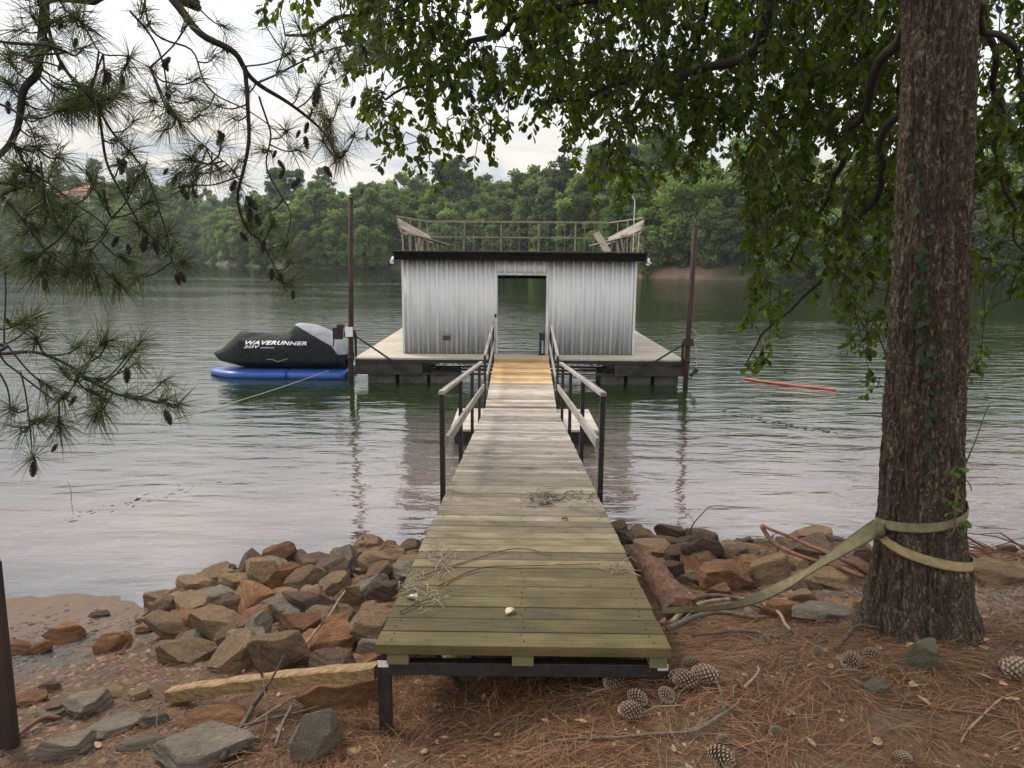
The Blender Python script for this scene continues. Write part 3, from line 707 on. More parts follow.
b = MB(); b.bar((U(608, 252, y=17.3).x, 17.3, 3.0), (U(597, 233, y=17.3).x, 17.5, 3.47), .02, .16, up=(1, 0, .3)); b.build('loose_board', MAT['bench_wood'], bh)
p = U(633, 250, y=17.15); q_ = U(633, 196, y=17.15)
b = MB(); b.tube([(p.x, 17.15, 2.3), (p.x, 17.15, q_.z-.1), (q_.x-.02, 17.15, q_.z), (q_.x-.1, 17.15, q_.z+.05), (q_.x-.2, 17.15, q_.z-.02), (q_.x-.38, 17.15, q_.z-.04)], .011, 6); b.tube([(q_.x-.18, 17.15, q_.z), (q_.x-.26, 17.15, q_.z-.10), (q_.x-.36, 17.15, q_.z-.05)], .014, 5)
b.build('hook_pole', MAT['metal_trim'], bh)
# door pedestal box
pd = empty('utility_box', (.72, 16.95, ZD), 'small black utility box standing at the right side of the doorway', 'box')
MB().box((.70, 16.9, ZD+.25), (.13, .12, .50)).build('box_body', MAT['black_steel'], pd, bevel=.01)
MB().box((.71, 16.838, ZD+.20), (.05, .008, .30)).build('face_plate', MAT['cover_grey'], pd); MB().box((.70, 16.9, ZD+.51), (.15, .14, .02)).build('lid', MAT['black_steel'], pd)
# braces, pole collars
for sg, xp, zt_, xe in ((-1, -3.66, 1.12, -2.35), (1, 3.98, .98, 2.8)):
    MB().bar((xp+sg*-.08, YF-.03, zt_), (xe, YF-.02, .27), .05, .035).build('brace', MAT['black_steel'], bh)
    b = MB(); b.box((xp-.0, YF-.02, zt_+.02), (.24, .03, .16)); b.bar((xp-sg*.11, YF-.02, zt_-.5), (xp-sg*.11, YF-.02, zt_+.05), .05, .05, up=(0, 1, 0)); b.box((xp, YF-.14, zt_+.02), (.24, .03, .12)); b.box((xp-.11, YF-.08, zt_+.02), (.02, .12, .1)); b.box((xp+.11, YF-.08, zt_+.02), (.02, .12, .1))
    b.build('pole_collar', MAT['rust_dark'], bh, bevel=.005)
MB().box((-3.66, YF-.165, 1.20), (.17, .012, .22)).build('tag_plate', MAT['white_paint'], bh)
b = MB(); b.box((-3.92, YF-.12, 1.16), (.22, .10, .26)); b.box((-3.86, YF-.10, 1.32), (.16, .08, .08)); b.tube([(-4.0, YF-.12, 1.1), (-4.04, YF-.12, .86)], .016, 6); b.tube([(-3.92, YF-.18, 1.2), (-3.92, YF-.06, 1.2)], .10, 12)
b.build('winch', MAT['rust_dark'], bh, bevel=.006)
def pole(px_t, py_t, px_b, py_b, dep, lab):
    t = U(px_t, py_t, y=dep); q0 = U(px_b, py_b, y=dep); dr = (t-q0).normalized(); bot = q0-dr*((q0.z+1.6)/dr.z)
    e = empty('mooring_pole', (bot.x, bot.y, bot.z), lab, 'pole', 'mooring poles of the boathouse')
    b = MB(); b.tube([bot, bot*.5+t*.5, t], .058, 16); b.tube([t, t+dr*.01], .062, 16); b.build('pole_tube', MAT['rust'], e, True)
    bb = MB()
    for z in (.55,): bb.tube([bot+dr*((z-bot.z)/dr.z), bot+dr*((z+.10-bot.z)/dr.z)], .072, 14)
    bb.build('sleeve', MAT['rust_dark'], e, True); return bot, t, dr, e
pole(351, 198, 351, 384, YF-.08, 'rusty upright mooring pole at the left corner of the dock beside the covered watercraft')
bt, tp, dr, e = pole(695.5, 226, 685, 391, YF-.08, 'rusty leaning mooring pole at the right corner of the dock')
b = MB(); ex = U(690, 376, y=YF-.2)
b.tube([ex, U(694, 372, y=YF-.25)], .02, 8); b.tube([U(694, 373, y=YF-.25), U(697, 369, y=YF-.25)], [.05, .06], 10); b.tube([ex+Vector((0, 0, .06)), ex+Vector((.05, 0, .02)), ex+Vector((.03, 0, -.06)), ex+Vector((-.03, 0, -.05))], .014, 6)
b.build('shackle', MAT['rust_dark'], e)
b = MB(); b.tube(wob([U(692, 329, y=YF-.2), U(697, 334, y=YF-.25), U(702, 337, y=YF-.2), U(694, 341, y=YF-.22), U(697, 352, y=YF-.2), U(696, 368, y=YF-.25)], 5, .03), .007, 5); b.build('frayed_line', MAT['rope'], e)
# ------------------------------------------------------------------ covered watercraft and its float
YJ = 17.55
def jx(zx): return U(200+zx/4.655, 372, y=YJ).x
def jz(zy): return max(-.1, (345-zy)*.0053)
topc = [(80, 243), (92, 236), (118, 224), (160, 186), (196, 151), (206, 147), (240, 149), (290, 153), (330, 157), (385, 158), (415, 153), (436, 143), (447, 128), (453, 114), (468, 107), (495, 107), (540, 116), (600, 133), (645, 156), (680, 183), (700, 212), (706, 240)]
def jtop(x): return np.interp(x, [jx(a) for a, _ in topc], [jz(b_) for _, b_ in topc])
def jbot(x): return np.interp(x, [jx(80), jx(120), jx(160), jx(640), jx(706)], [jz(250), jz(276), jz(280), jz(283), jz(268)])
def jwid(x): u = (x-jx(78))/(jx(708)-jx(78)); return .56*min(1, (u*4.2+.05))**.55*min(1, ((1-u)*9+.3))**.4
xs = np.linspace(jx(80.5), jx(705.5), 260); NS = 90; V = []; Fc = []
for x in xs:
    zt_, zb = float(jtop(x)), float(jbot(x)); w_ = jwid(x)
    cap = .35 if zt_ > 1.05 else .55
    for k in range(NS+1):
        th = math.pi*k/NS; c = math.cos(th); s = max(0.0, math.sin(th))
        yy = -w_*math.copysign(abs(c)**.75, c)*(1-.30*s**3); z = zb+(zt_-zb)*s**.72
        z += .012*mn.noise(Vector((x*3, yy*4, z*5)))*math.sin(th)*2
        V.append((x, YJ+yy, z))
for i in range(len(xs)-1):
    for k in range(NS): Fc.append((i*(NS+1)+k, (i+1)*(NS+1)+k, (i+1)*(NS+1)+k+1, i*(NS+1)+k+1))
pwc = empty('covered_watercraft', (jx(400), YJ, .22), 'personal watercraft under a black and grey fitted cover', 'watercraft')
Va = np.array(V); Fa = np.array(Fc); cen = Va[Fa].mean(1)
gl_x = [jx(447), jx(480), jx(560), jx(640), jx(668), jx(706)]; gl_z = [jz(112), jz(119), jz(160), jz(203), jz(240), jz(242)]
grey = (cen[:, 2] > np.interp(cen[:, 0], gl_x, gl_z)) & (cen[:, 0] > jx(455))
me = fast_mesh('cover', Va, Fa, MAT['cover_black'], None, True); cov_o = link('cover', me, pwc)
me.materials.append(MAT['cover_grey']); me.polygons.foreach_set('material_index', grey.astype(np.int32))
m = cov_o.modifiers.new('thickness', 'SOLIDIFY'); m.thickness = .008; m.offset = -1
def ysurf(x, z):
    zt_, zb = float(jtop(x)), float(jbot(x)); s = np.clip((z-zb)/(zt_-zb), 0, .999)**(1/.72); c = math.sqrt(1-s*s)
    return YJ-jwid(x)*c**.75*(1-.30*s**3)
# hull below the cover
V = []; Fh = []; xs2 = np.linspace(jx(112), jx(700), 40)
for x in xs2:
    u = (x-xs2[0])/(xs2[-1]-xs2[0]); w_ = .50*min(1, u*4+.1)**.6
    for (yy, z) in ((-w_, .46), (-w_, .36), (-w_*.7, .22+.10*(1-min(1, u*5))), (0, .17+.2*(1-min(1, u*5))), (w_*.7, .22+.10*(1-min(1, u*5))), (w_, .36), (w_, .46)): V.append((x, YJ+yy, z))
for i in range(39):
    for k in range(6): Fh.append((i*7+k, i*7+k+1, (i+1)*7+k+1, (i+1)*7+k))
link('hull', fast_mesh('hull', np.array(V), np.array(Fh), MAT['hull_dark'], None, True), pwc)
b = MB(); b.tube([(jx(90), YJ, .50), (jx(84), YJ, .44), (jx(96), YJ, .38), (jx(112), YJ, .38)], .018, 6); b.build('bow_eye', MAT['metal_trim'], pwc)
b = MB(); b.tube([(jx(a), ysurf(jx(a), jz(c))-.012, jz(c)) for a, c in ((350, 262), (375, 262), (400, 273), (420, 266), (446, 258))], .006, 5); b.build('tie_cord', MAT['rope'], pwc)
b = MB(); xx = jx(224); b.tube([(xx, ysurf(xx, jz(188))-.0, jz(188)), (xx, ysurf(xx, jz(188))-.02, jz(188))], .035, 12); b.build('cap', MAT['hull_dark'], pwc)
def text_mesh(body, size, shear, px0, px1, zc, hgt_):
    cu = bpy.data.curves.new('lettering', 'FONT'); cu.body = body; cu.size = 1; cu.shear = shear; cu.offset = .035; cu.space_character = 1.1; cu.resolution_u = 2
    o = bpy.data.objects.new('lettering', cu); COL.objects.link(o); bpy.context.view_layer.update()
    me = bpy.data.meshes.new_from_object(o.evaluated_get(bpy.context.evaluated_depsgraph_get())); bpy.data.objects.remove(o)
    bm = bmesh.new(); bm.from_mesh(me); bmesh.ops.triangulate(bm, faces=bm.faces)
    xs = [v.co.x for v in bm.verts]; ys = [v.co.y for v in bm.verts]; x0, x1, y0, y1 = min(xs), max(xs), min(ys), max(ys)
    for v in bm.verts:
        X_ = px0+(v.co.x-x0)/(x1-x0)*(px1-px0); Z_ = zc+((v.co.y-y0)/(y1-y0)-.5)*hgt_
        v.co = (X_, ysurf(X_, Z_)-.022, Z_)
    bm.to_mesh(me); bm.free(); me.materials.clear(); me.materials.append(MAT['white_paint'])
    o = link('lettering', me, pwc); return o
text_mesh('WAVERUNNER', .2, .25, jx(250), jx(532), jz(190), .088)
text_mesh('2OV', .2, .35, jx(248), jx(318), jz(207), .062)
x0, x1 = jx(322), jx(384)
b = MB(); b.bar((x0, ysurf(x0, jz(211))-.024, jz(211)), (x1, ysurf(x1, jz(211))-.024, jz(211)), .004, .012); b.build('lettering', MAT['white_paint'], pwc)
# float
fl = empty('drive_on_float', (jx(380), YJ, 0), 'blue plastic drive-on float under the covered watercraft', 'float')
for (xa, xb, tip) in ((55, 441, True), (445, 708, False)):
    V = []; Ff = []; xs3 = np.linspace(jx(xa), jx(xb), 24)
    for i, x in enumerate(xs3):
        u = i/23; s = min(1, (u*2.6+.03))**.6 if tip else 1.0
        e = 1 if 0 < i < 23 else .94
        for k in range(20):
            th = 2*math.pi*k/20; c, s_ = math.cos(th), math.sin(th)
            V.append((x, YJ+.78*s*e*math.copysign(abs(c)**.5, c), .065+(.125*e)*math.copysign(abs(s_)**.7, s_)*(.35+.65*s)))
    for i in range(23):
        for k in range(20): Ff.append((i*20+k, i*20+(k+1) % 20, (i+1)*20+(k+1) % 20, (i+1)*20+k))
    me = bpy.data.meshes.new('float_half'); me.from_pydata(V, [], Ff+[tuple(range(19, -1, -1)), tuple(range(23*20, 24*20))]); me.polygons.foreach_set('use_smooth', [True]*len(me.polygons)); me.materials.append(MAT['blue_plastic']); link('float_half', me, fl)
rp0 = Vector((jx(640), YJ-.8, .22)); rp1 = U(150, 425, z=.0)
b = MB(); b.tube([rp0*(1-k/14)+rp1*(k/14)-Vector((0, 0, .22*math.sin(math.pi*k/14)*.25)) for k in range(15)], .007, 5)
tag(b.build('mooring_rope', MAT['rope']), 'thin pale rope running from the blue float down into the water', 'rope')
# orange boom on the water
b = MB(); b.tube(wob([U(744, 378.5, z=.02), U(775, 383, z=.02), U(806, 386.5, z=.02), U(836, 389.5, z=.02)], 5, .02), .028, 10)
tag(b.build('swim_noodle', MAT['orange_foam'], None, True), 'long orange foam tube floating on the lake right of the dock', 'foam tube')
b = MB()
for k in range(26):
    u = k/25; p = U(722+112*u, 412+21*u+random.uniform(-1.5, 1.5), z=.003); b.tube([p, p+Vector((random.uniform(-.12, .12), random.uniform(-.12, .12), .002))], .006, 5)
for k in range(34):
    u = random.random(); p = U(60+160*u, 522-42*u+random.gauss(0, 2.5), z=.001); b.tube([p, p+Vector((random.uniform(-.06, .06), random.uniform(-.06, .06), .001))], .003, 4)
tag(b.build('floating_debris', MAT['cone_dark']), 'thin lines of dark twigs and bits drifting on the water', 'debris', kind='stuff')
# ------------------------------------------------------------------ rocks
def rock_mesh(seed, mat, flat=1.0):
    rg = random.Random(seed); bm = bmesh.new(); bmesh.ops.create_icosphere(bm, subdivisions=5, radius=1)
    pl = []
    for k in range(13):
        d = Vector((rg.gauss(0, 1), rg.gauss(0, 1), rg.gauss(0, 1))).normalized(); pl.append((d, rg.uniform(.50, .82)))
    pl.append((Vector((rg.uniform(-.2, .2), rg.uniform(-.2, .2), 1)).normalized(), .6*flat+.05)); pl.append((Vector((0, 0, -1)), .6))
    for v in bm.verts:
        p = v.co.copy()
        for it in range(2):
            for d, h in pl:
                e = p.dot(d)-h
                if e > 0: p -= d*e*.94
        q = p*1.0
        p += p.normalized()*(.05*mn.noise(q*1.8+Vector((seed, 0, 0)))+.022*mn.noise(q*5+Vector((0, seed, 0)))+.010*mn.noise(q*13))
        v.co = p
    me = bpy.data.meshes.new('rock'); bm.to_mesh(me); bm.free()
    me.polygons.foreach_set('use_smooth', [True]*len(me.polygons)); me.materials.append(MAT[mat])
    zs = [v.co for v in me.vertices]; mx = max(abs(v.x) for v in zs); my = max(abs(v.y) for v in zs); z0 = min(v.z for v in zs); z1 = max(v.z for v in zs)
    for v in me.vertices: v.co = (v.co.x/mx/2, v.co.y/my/2, (v.co.z-z0)/(z1-z0))     # unit box footprint
    return me
RM = {}
def rmesh(mat, k):
    if (mat, k) not in RM: RM[(mat, k)] = rock_mesh(k*7+len(mat), mat)
    return RM[(mat, k)]
# height field on which the rocks pile up
HX0, HY0, HS = -5.0, 2.0, .04; HNX, HNY = 260, 150
hx = HX0+HS*(np.arange(HNX)+.5); hy = HY0+HS*(np.arange(HNY)+.5)
HXX, HYY = np.meshgrid(hx, hy); HF = hgt(HXX, HYY).copy()
def put_rock(x, y, w_, dpt, h, rz, mat, k, name='rock', tilt=.15, sink=.25, blocker=True):
    m = (np.hypot((HXX-x), (HYY-y)) < .36*max(w_, dpt))
    zg = float(HF[m].mean()) if m.any() else hn(x, y)
    o = bpy.data.objects.new(name, rmesh(mat, k)); COL.objects.link(o)
    o.location = (x, y, zg-sink*h); o.scale = (w_, dpt, h*(1+sink)); o.rotation_euler = (random.uniform(-tilt, tilt), random.uniform(-tilt, tilt), rz)
    if m.any() and blocker:
        r2 = ((HXX-x)/(w_*.5))**2+((HYY-y)/(dpt*.5))**2; mm = r2 < 1
        HF[mm] = np.maximum(HF[mm], zg+h*(.85-.55*r2[mm]))
    return o
HERO = [ # px, py of base, width px, height px, material, mesh, rz, label
 (282, 672, 70, 42, 'rock_tan', 1, .1, 'largest tan flat-fronted block standing just above the squared timber'),
 (284, 594, 38, 30, 'rock_rust', 2, .3, 'rounded brown boulder rising highest at the water edge left of the walkway'),
 (188, 632, 58, 24, 'rock_rust', 3, .2, 'broad orange rock near the left end of the rock pile'),
 (182, 664, 56, 20, 'rock_tan', 4, -.2, 'flat grey and orange slab at the left edge of the pile'),
 (232, 624, 46, 26, 'rock_dark', 5, .1, 'brown grey angular rock behind the orange rock in the left pile'),
 (317, 756, 56, 48, 'rock_grey', 6, .5, 'light grey upright granite rock in front of the squared timber'),
 (190, 768, 104, 24, 'rock_grey', 7, .15, 'long dark grey green slab at the bottom edge of the photo'),
 (338, 712, 84, 34, 'rock_rust', 2, .1, 'orange and tan rock under the right half of the squared timber'),
 (208, 728, 70, 18, 'rock_rust', 5, .0, 'rust red low rock under the left half of the squared timber'),
 (345, 610, 38, 24, 'rock_tan', 3, .6, 'tan angular rock near the middle of the left pile'),
 (334, 596, 38, 22, 'rock_tan', 6, .9, 'leaning tan rock high in the left pile'),
 (300, 640, 50, 24, 'rock_rust', 1, -.1, 'rust red block behind the largest tan block'),
 (338, 642, 36, 28, 'rock_rust', 4, .4, 'orange block right of the largest tan block'),
 (158, 606, 32, 13, 'rock_tan', 4, .1, 'pale tan rock at the water edge at the left end of the pile'),
 (184, 609, 34, 16, 'rock_rust', 2, .0, 'low brown rock beside the pale tan one at the water edge'),
 (238, 592, 46, 13, 'rock_tan', 5, .1, 'long low tan rock lying along the water edge'),
 (218, 605, 48, 11, 'rock_dark', 3, .05, 'flat dark brown slab at the water edge'),
 (312, 573, 42, 16, 'rock_dark', 7, -.1, 'dark brown rock jutting over the water at the top of the left pile'),
 (60, 643, 36, 17, 'rock_rust', 2, .1, 'brown boulder alone on the wet sand'),
 (111, 651, 36, 20, 'rock_rust', 6, .4, 'orange tilted rock on the dark wet shore'),
 (12, 655, 34, 13, 'rock_rust', 5, 0, 'orange rock beside the rusty post at the left edge'),
 (96, 617, 20, 5, 'rock_dark', 3, 0, 'small dark flat stone on the sand near the water'),
 (83, 718, 46, 20, 'rock_grey', 4, .2, 'rounded grey green stone set in the gravel'),
 (104, 737, 54, 13, 'rock_grey', 3, .4, 'long grey slate right of the rusty post'),
 (46, 722, 36, 8, 'rock_grey', 7, .1, 'thin grey stone near the rusty post'),
 (62, 760, 52, 16, 'rock_grey', 1, .5, 'grey slab at the bottom left corner'),
 (47, 694, 20, 9, 'rock_dark', 2, 0, 'small dark stone in the orange gravel'),
 (109, 699, 28, 11, 'rock_tan', 5, .1, 'small tan stone in the middle of the gravel'),
 (134, 700, 26, 10, 'rock_tan', 6, .1, 'small tan stone right of its twin in the gravel'),
 (24, 706, 34, 10, 'rock_rust', 3, 0, 'flat orange stone behind the rusty post'),
 (150, 727, 28, 14, 'rock_grey', 2, .2, 'grey cube shaped stone left of the rust red rock'),
 (135, 752, 46, 12, 'rock_grey', 5, .3, 'low grey slab left of the long dark slab'),
 (807, 607, 34, 20, 'rock_tan', 1, .4, 'brown faceted rock left of the tree trunk'),
 (822, 622, 62, 15, 'rock_grey', 3, .0, 'long flat grey rock lying left of the tree foot'),
 (784, 620, 46, 14, 'rock_rust', 5, .1, 'reddish low rock next to the long flat grey rock'),
 (719, 578, 36, 17, 'rock_tan', 4, .2, 'brown angular rock in the middle of the right pile'),
 (752, 580, 30, 15, 'rock_tan', 6, .2, 'brown rock near the water in the right pile'),
 (672, 580, 28, 18, 'rock_dark', 2, .2, 'brown block beside the old red log'),
 (656, 556, 46, 15, 'rock_tan', 5, -.2, 'tan slab at the top of the right pile next to the walkway'),
 (695, 588, 38, 14, 'rock_dark', 7, .1, 'dark brown rock in the lower half of the right pile'),
 (722, 602, 30, 15, 'rock_rust', 1, .5, 'small rust coloured block above the strap'),
 (848, 592, 66, 20, 'rock_tan', 7, .1, 'pale slab close to the left side of the tree trunk'),
 (826, 578, 46, 16, 'rock_dark', 2, .1, 'brown rock under the forked driftwood'),
 (864, 612, 20, 12, 'rock_ochre', 2, .1, 'small pale rounded stone touching the tree foot'),
 (1002, 585, 60, 20, 'rock_tan', 5, .1, 'brown slab behind the tree trunk at the right edge'),
]
def hero(px, py, wp, hp, mat, k, rz, lab, name='rock', sink=.3, tilt=.08):
    g = G(px, py); t = (g-Vector(EYE)).dot(Vector(cF)); w_ = wp*t/FPX; h = hp*t/FPX*.96
    y = g.y+w_*.22
    o = put_rock(g.x, y, w_*1.12, w_*random.uniform(.62, .85), h, rz, mat, k, name, tilt, sink)
    # keep the foot of the rock where the photograph shows it
    o.location.z = min(o.location.z, g.z+.10); tag(o, lab, 'rock'); return o
for H_ in sorted(HERO, key=lambda r: -r[1]): hero(*H_)
hero(927, 672, 32, 32, 'rock_moss', 1, .2, 'squarish mossy grey stone at the foot of the tree trunk', sink=.5)
hero(926, 690, 26, 10, 'rock_ochre', 4, .1, 'flat yellow ochre stone in front of the mossy stone', sink=.8)
hero(878, 692, 30, 10, 'rock_moss', 3, .1, 'flat olive stone sunk in pine straw left of the ochre stone', sink=.8)
hero(965, 671, 18, 6, 'rock_ochre', 5, .1, 'small ochre stone right of the mossy stone', sink=.6)
hero(790, 668, 16, 9, 'rock_grey', 5, .1, 'small grey stone among cones in the middle of the straw', sink=.4)
hero(460, 676, 34, 18, 'rock_tan', 6, .1, 'tan rock in the shade under the near end of the walkway', sink=.3)
hero(500, 664, 44, 16, 'rock_tan', 1, .4, 'long tan rock further back under the walkway', sink=.3)
def pile(n, xr, ya, yb, group, label, mats, smin, smax, avoid=None, seeds=()):
    done = []
    while len(done) < n:
        best = None
        for c in range(14 if len(done) < n*.75 else 3):
            for _ in range(200):
                x = random.uniform(*xr); ys = float(ysf(x)); y = random.uniform(ya(x), yb(x))
                if not (avoid and avoid(x, y)): break
            dm = min([math.hypot(x-a, y-b_) for a, b_ in done+list(seeds)] or [9])
            if best is None or dm > best[0]: best = (dm, x, y)
        _, x, y = best
        s = smin*.8+(smax*1.12-smin*.8)*random.random()**1.4
        o = put_rock(x, y, s, s*random.uniform(.55, .95), s*random.uniform(.27, .48), random.uniform(0, 3.14), random.choice(mats), random.randint(1, 7), tilt=.30, sink=.28)
        lim = hn(x, y)+(.09 if y < 5.8 or x < 0 else .04)
        if o.location.z > lim: o.location.z = lim
        tag(o, label, 'rock', group); done.append((x, y))
HS_ = [(o.location.x, o.location.y) for o in bpy.data.objects if o.name.startswith('rock') and o.parent is None]
pile(122, (-2.75, -.42), lambda x: 3.55+max(0, (-1.3-x))*.95, lambda x: float(ysf(x))+.12, 'rocks piled left of the walkway', 'brown broken rock in the riprap pile on the left of the walkway', ['rock_rust', 'rock_rust', 'rock_tan', 'rock_tan', 'rock_dark', 'rock_tan', 'rock_grey'], .20, .40, None, HS_)
pile(12, (-.55, .7), lambda x: 3.7, lambda x: float(ysf(x))+.1, 'rocks beneath the walkway', 'brown rock in the shade beneath the walkway', ['rock_tan', 'rock_dark'], .2, .36)
pile(84, (.98, 2.8), lambda x: 4.05 if x < 1.9 else 4.4, lambda x: float(ysf(x))+.12, 'rocks piled right of the walkway', 'dark brown rock in the riprap pile on the right of the walkway', ['rock_dark', 'rock_dark', 'rock_tan', 'rock_rust', 'rock_dark'], .2, .40, lambda x, y: y < 6.5 and x < 1.30, HS_)
pile(12, (2.7, 4.4), lambda x: 4.9, lambda x: float(ysf(x))+.1, 'rocks on the bank behind the tree', 'brown rock on the bank behind the big tree', ['rock_dark', 'rock_tan'], .2, .40)
pile(14, (-4.4, -2.2), lambda x: 3.1, lambda x: float(ysf(x))-.5, 'loose stones on the left shore', 'small loose stone on the gravelly left shore', ['rock_rust', 'rock_grey', 'rock_dark', 'rock_tan'], .08, .2)
# slaty gravel chips on the left shore
CT = np.array([[-.5, -.35, 0], [.4, -.5, 0], [.55, .3, 0], [-.3, .5, 0], [-.45, -.3, .12], [.35, -.42, .15], [.48, .25, .11], [-.25, .42, .14]])
CF = np.array([[4, 5, 6, 7], [0, 1, 5, 4], [1, 2, 6, 5], [2, 3, 7, 6], [3, 0, 4, 7]])
def chips(N, xr, yr, acc, smin, smax):
    P = []
    while len(P) < N:
        x = random.uniform(*xr); y = random.uniform(*yr)
        if random.random() < acc(x, y): P.append((x, y, hn(x, y)-.002))
    P = np.array(P); an = RNG.uniform(0, 6.28, N); D = np.stack([np.cos(an), np.sin(an), RNG.normal(0, .12, N)], 1); Up = np.tile([0, 0, 1.], (N, 1))+RNG.normal(0, .12, (N, 3))
    return scatter(CT, CF, frames(D, Up), P, RNG.uniform(smin, smax, N)*RNG.choice([1, 1, .6], N), RNG.uniform(0, 1, N))
V, FF, tt = chips(6500, (-4.9, -1.2), (2.3, 5.6), lambda x, y: float(np.clip(1-(y-(ysf(x)-.95))*1.3, 0, 1))*float(np.clip((-1.2-x)*1.2, .1, 1)), .014, .05)
tag(link('gravel', fast_mesh('gravel', V, FF, MAT['chips'], tt)), 'flat chips of rust and slate coloured stone over the left shore', 'gravel', kind='stuff')
V, FF, tt = chips(2600, (-2.9, 2.9), (3.6, 7.0), lambda x, y: 1.0*(y < ysf(x)+.05)*(y > 3.6+max(0, (-1.3-x))*.95)*(x < -.3 or x > 1.25), .045, .13)
tag(link('rubble', fast_mesh('rubble', V, FF, MAT['chips'], tt)), 'small brown rubble filling the gaps between the shore rocks', 'rubble', kind='stuff')
# ------------------------------------------------------------------ pine straw and litter
def straw(N, xr, yr, acc, L, w_, lift):
    P = []
    while len(P) < N:
        x = random.uniform(*xr); y = random.uniform(*yr)
        if random.random() < acc(x, y): P.append((x, y))
    P = np.array(P); z = np.array([hn(a, b_) for a, b_ in P])
    # follow the bed: aim along the ground slope
    cl = np.array([mn.noise(Vector((a*1.3, b_*1.3, 5))) for a, b_ in P]); an = cl*5+RNG.normal(0, .75, N)
    Ln = RNG.uniform(*L, N); z2 = hgt(P[:, 0]+np.cos(an)*Ln, P[:, 1]+np.sin(an)*Ln)-hgt(P[:, 0], P[:, 1])
    D = np.stack([np.cos(an)*Ln, np.sin(an)*Ln, z2+RNG.normal(.004, .012, N)], 1)
    return strips(np.stack([P[:, 0], P[:, 1], z+RNG.uniform(.001, lift, N)], 1), D, Ln, w_, np.array([0, 0, -.006]), np.clip(RNG.beta(1.6, 2.2, N), 0, 1), True)
def acc1(x, y):
    d = float(ysf(x))-y
    base = np.clip((d-1.6)/1.4, 0, 1) if x < .9 else np.clip((d-1.1)/1.0, 0, 1)
    if x < -.6: base *= float(np.clip(1-( -.6-x)/1.8, .28, 1))
    return float(base)*(.35+.65*(mn.noise(Vector((x*2.1, y*2.1, 0)))*.9+.55))
V, FF, tt = straw(64000, (-3.0, 5.2), (1.9, 6.0), acc1, (.05, .16), .0019, .024)
tag(link('pine_straw', fast_mesh('pine_straw', V, FF, MAT['straw'], tt)), 'thick litter of rust brown fallen pine needles over the bank', 'pine straw', kind='stuff')
V, FF, tt = chips(2600, (-2.6, 4.6), (1.9, 5.2), lambda x, y: acc1(x, y)+.1, .006, .022)
tt2 = np.where(tt > .8, tt, tt*.6)
tag(link('leaf_litter', fast_mesh('leaf_litter', V, FF, MAT['dry_leaf'], tt2)), 'small tan bits of bark and dry leaf among the pine straw', 'leaf litter', kind='stuff')
T_ = np.array([[-.2, 0, 0], [0, 0, -.03], [.2, 0, 0], [-.33, .4, .10], [0, .4, .0], [.33, .4, .12], [-.25, .8, .16], [0, .8, .06], [.25, .8, .10], [-.03, 1.1, .16], [0, 1.1, .14], [.03, 1.1, .16]])
F_ = np.array([(i*3+k, i*3+k+1, (i+1)*3+k+1, (i+1)*3+k) for i in range(3) for k in (0, 1)]); P = []
while len(P) < 330:
    x, y = random.uniform(-2.6, 4.4), random.uniform(1.9, 4.8)
    if random.random() < acc1(x, y)+.15: P.append((x, y, hn(x, y)+.012))
P = np.array(P); N_ = len(P); an = RNG.uniform(0, 6.28, N_)
V, FF, tt = scatter(T_, F_, frames(np.stack([np.cos(an), np.sin(an), RNG.normal(0, .15, N_)], 1), np.tile([0, 0, 1.], (N_, 1))+RNG.normal(0, .3, (N_, 3))), P, RNG.uniform(.018, .05, N_), RNG.uniform(0, 1, N_))
tag(link('fallen_leaves', fast_mesh('fallen_leaves', V, FF, MAT['dry_leaf'], tt)), 'scattered curled tan dry leaves on the pine straw', 'fallen leaves', kind='stuff')
b = MB(); rg_ = random.Random(77); c_ = 0
while c_ < 420:
    x, y = rg_.uniform(-3.4, 4.2), rg_.uniform(2.0, 5.2)
    if rg_.random() > .25+acc1(x, y): continue
    c_ += 1; a_ = rg_.uniform(0, 6.28); L_ = rg_.uniform(.04, .2); p0 = Vector((x, y, hn(x, y)+.008)); x1, y1 = x+math.cos(a_)*L_, y+math.sin(a_)*L_
    p1 = Vector((x1, y1, hn(x1, y1)+.01+rg_.random()*.02)); pm = (p0+p1)/2+Vector((rg_.uniform(-.02, .02), rg_.uniform(-.02, .02), .008)); rr_ = rg_.uniform(.0012, .0038); b.tube([p0, pm, p1], [rr_, rr_, rr_*.6], 5)
tag(b.build('twig_litter', MAT['stud_wood']), 'small broken brown twigs strewn over the ground', 'twig litter', kind='stuff')
# grey dead pine straw drifts on the far right bank and tufts under the walkway
P = []
while len(P) < 9000:
    x, y = random.gauss(3.0, .5), random.gauss(3.9, .45)
    if x > 2.05: P.append((x, y, hn(x, y)))
P = np.array(P); D = RNG.normal(size=P.shape)*[1, 1, .25]
V, FF, tt = strips(P, D, RNG.uniform(.05, .16, len(P)), .002, np.array([0, 0, -.01]), RNG.uniform(0, 1, len(P)), True)
tag(link('dry_brush_litter', fast_mesh('dry_brush_litter', V, FF, MAT['dry_tuft'], tt)), 'grey drift of fine dead twigs right of the tree', 'twig litter', kind='stuff')
P = []
while len(P) < 5200:
    x, y = random.uniform(-.75, .7), random.gauss(3.1, .22); P.append((x, y, hn(x, y)))
P = np.array(P); D = RNG.normal(size=P.shape)*[1, .7, 1]; D[:, 2] = np.abs(D[:, 2])*.8
V, FF, tt = strips(P, D, RNG.uniform(.05, .15, len(P)), .0022, np.array([0, 0, -.03]), RNG.uniform(0, .8, len(P)))
tag(link('dead_grass', fast_mesh('dead_grass', V, FF, MAT['straw'], tt)), 'matted dead grass and needles under the near end of the walkway', 'dead grass', kind='stuff')
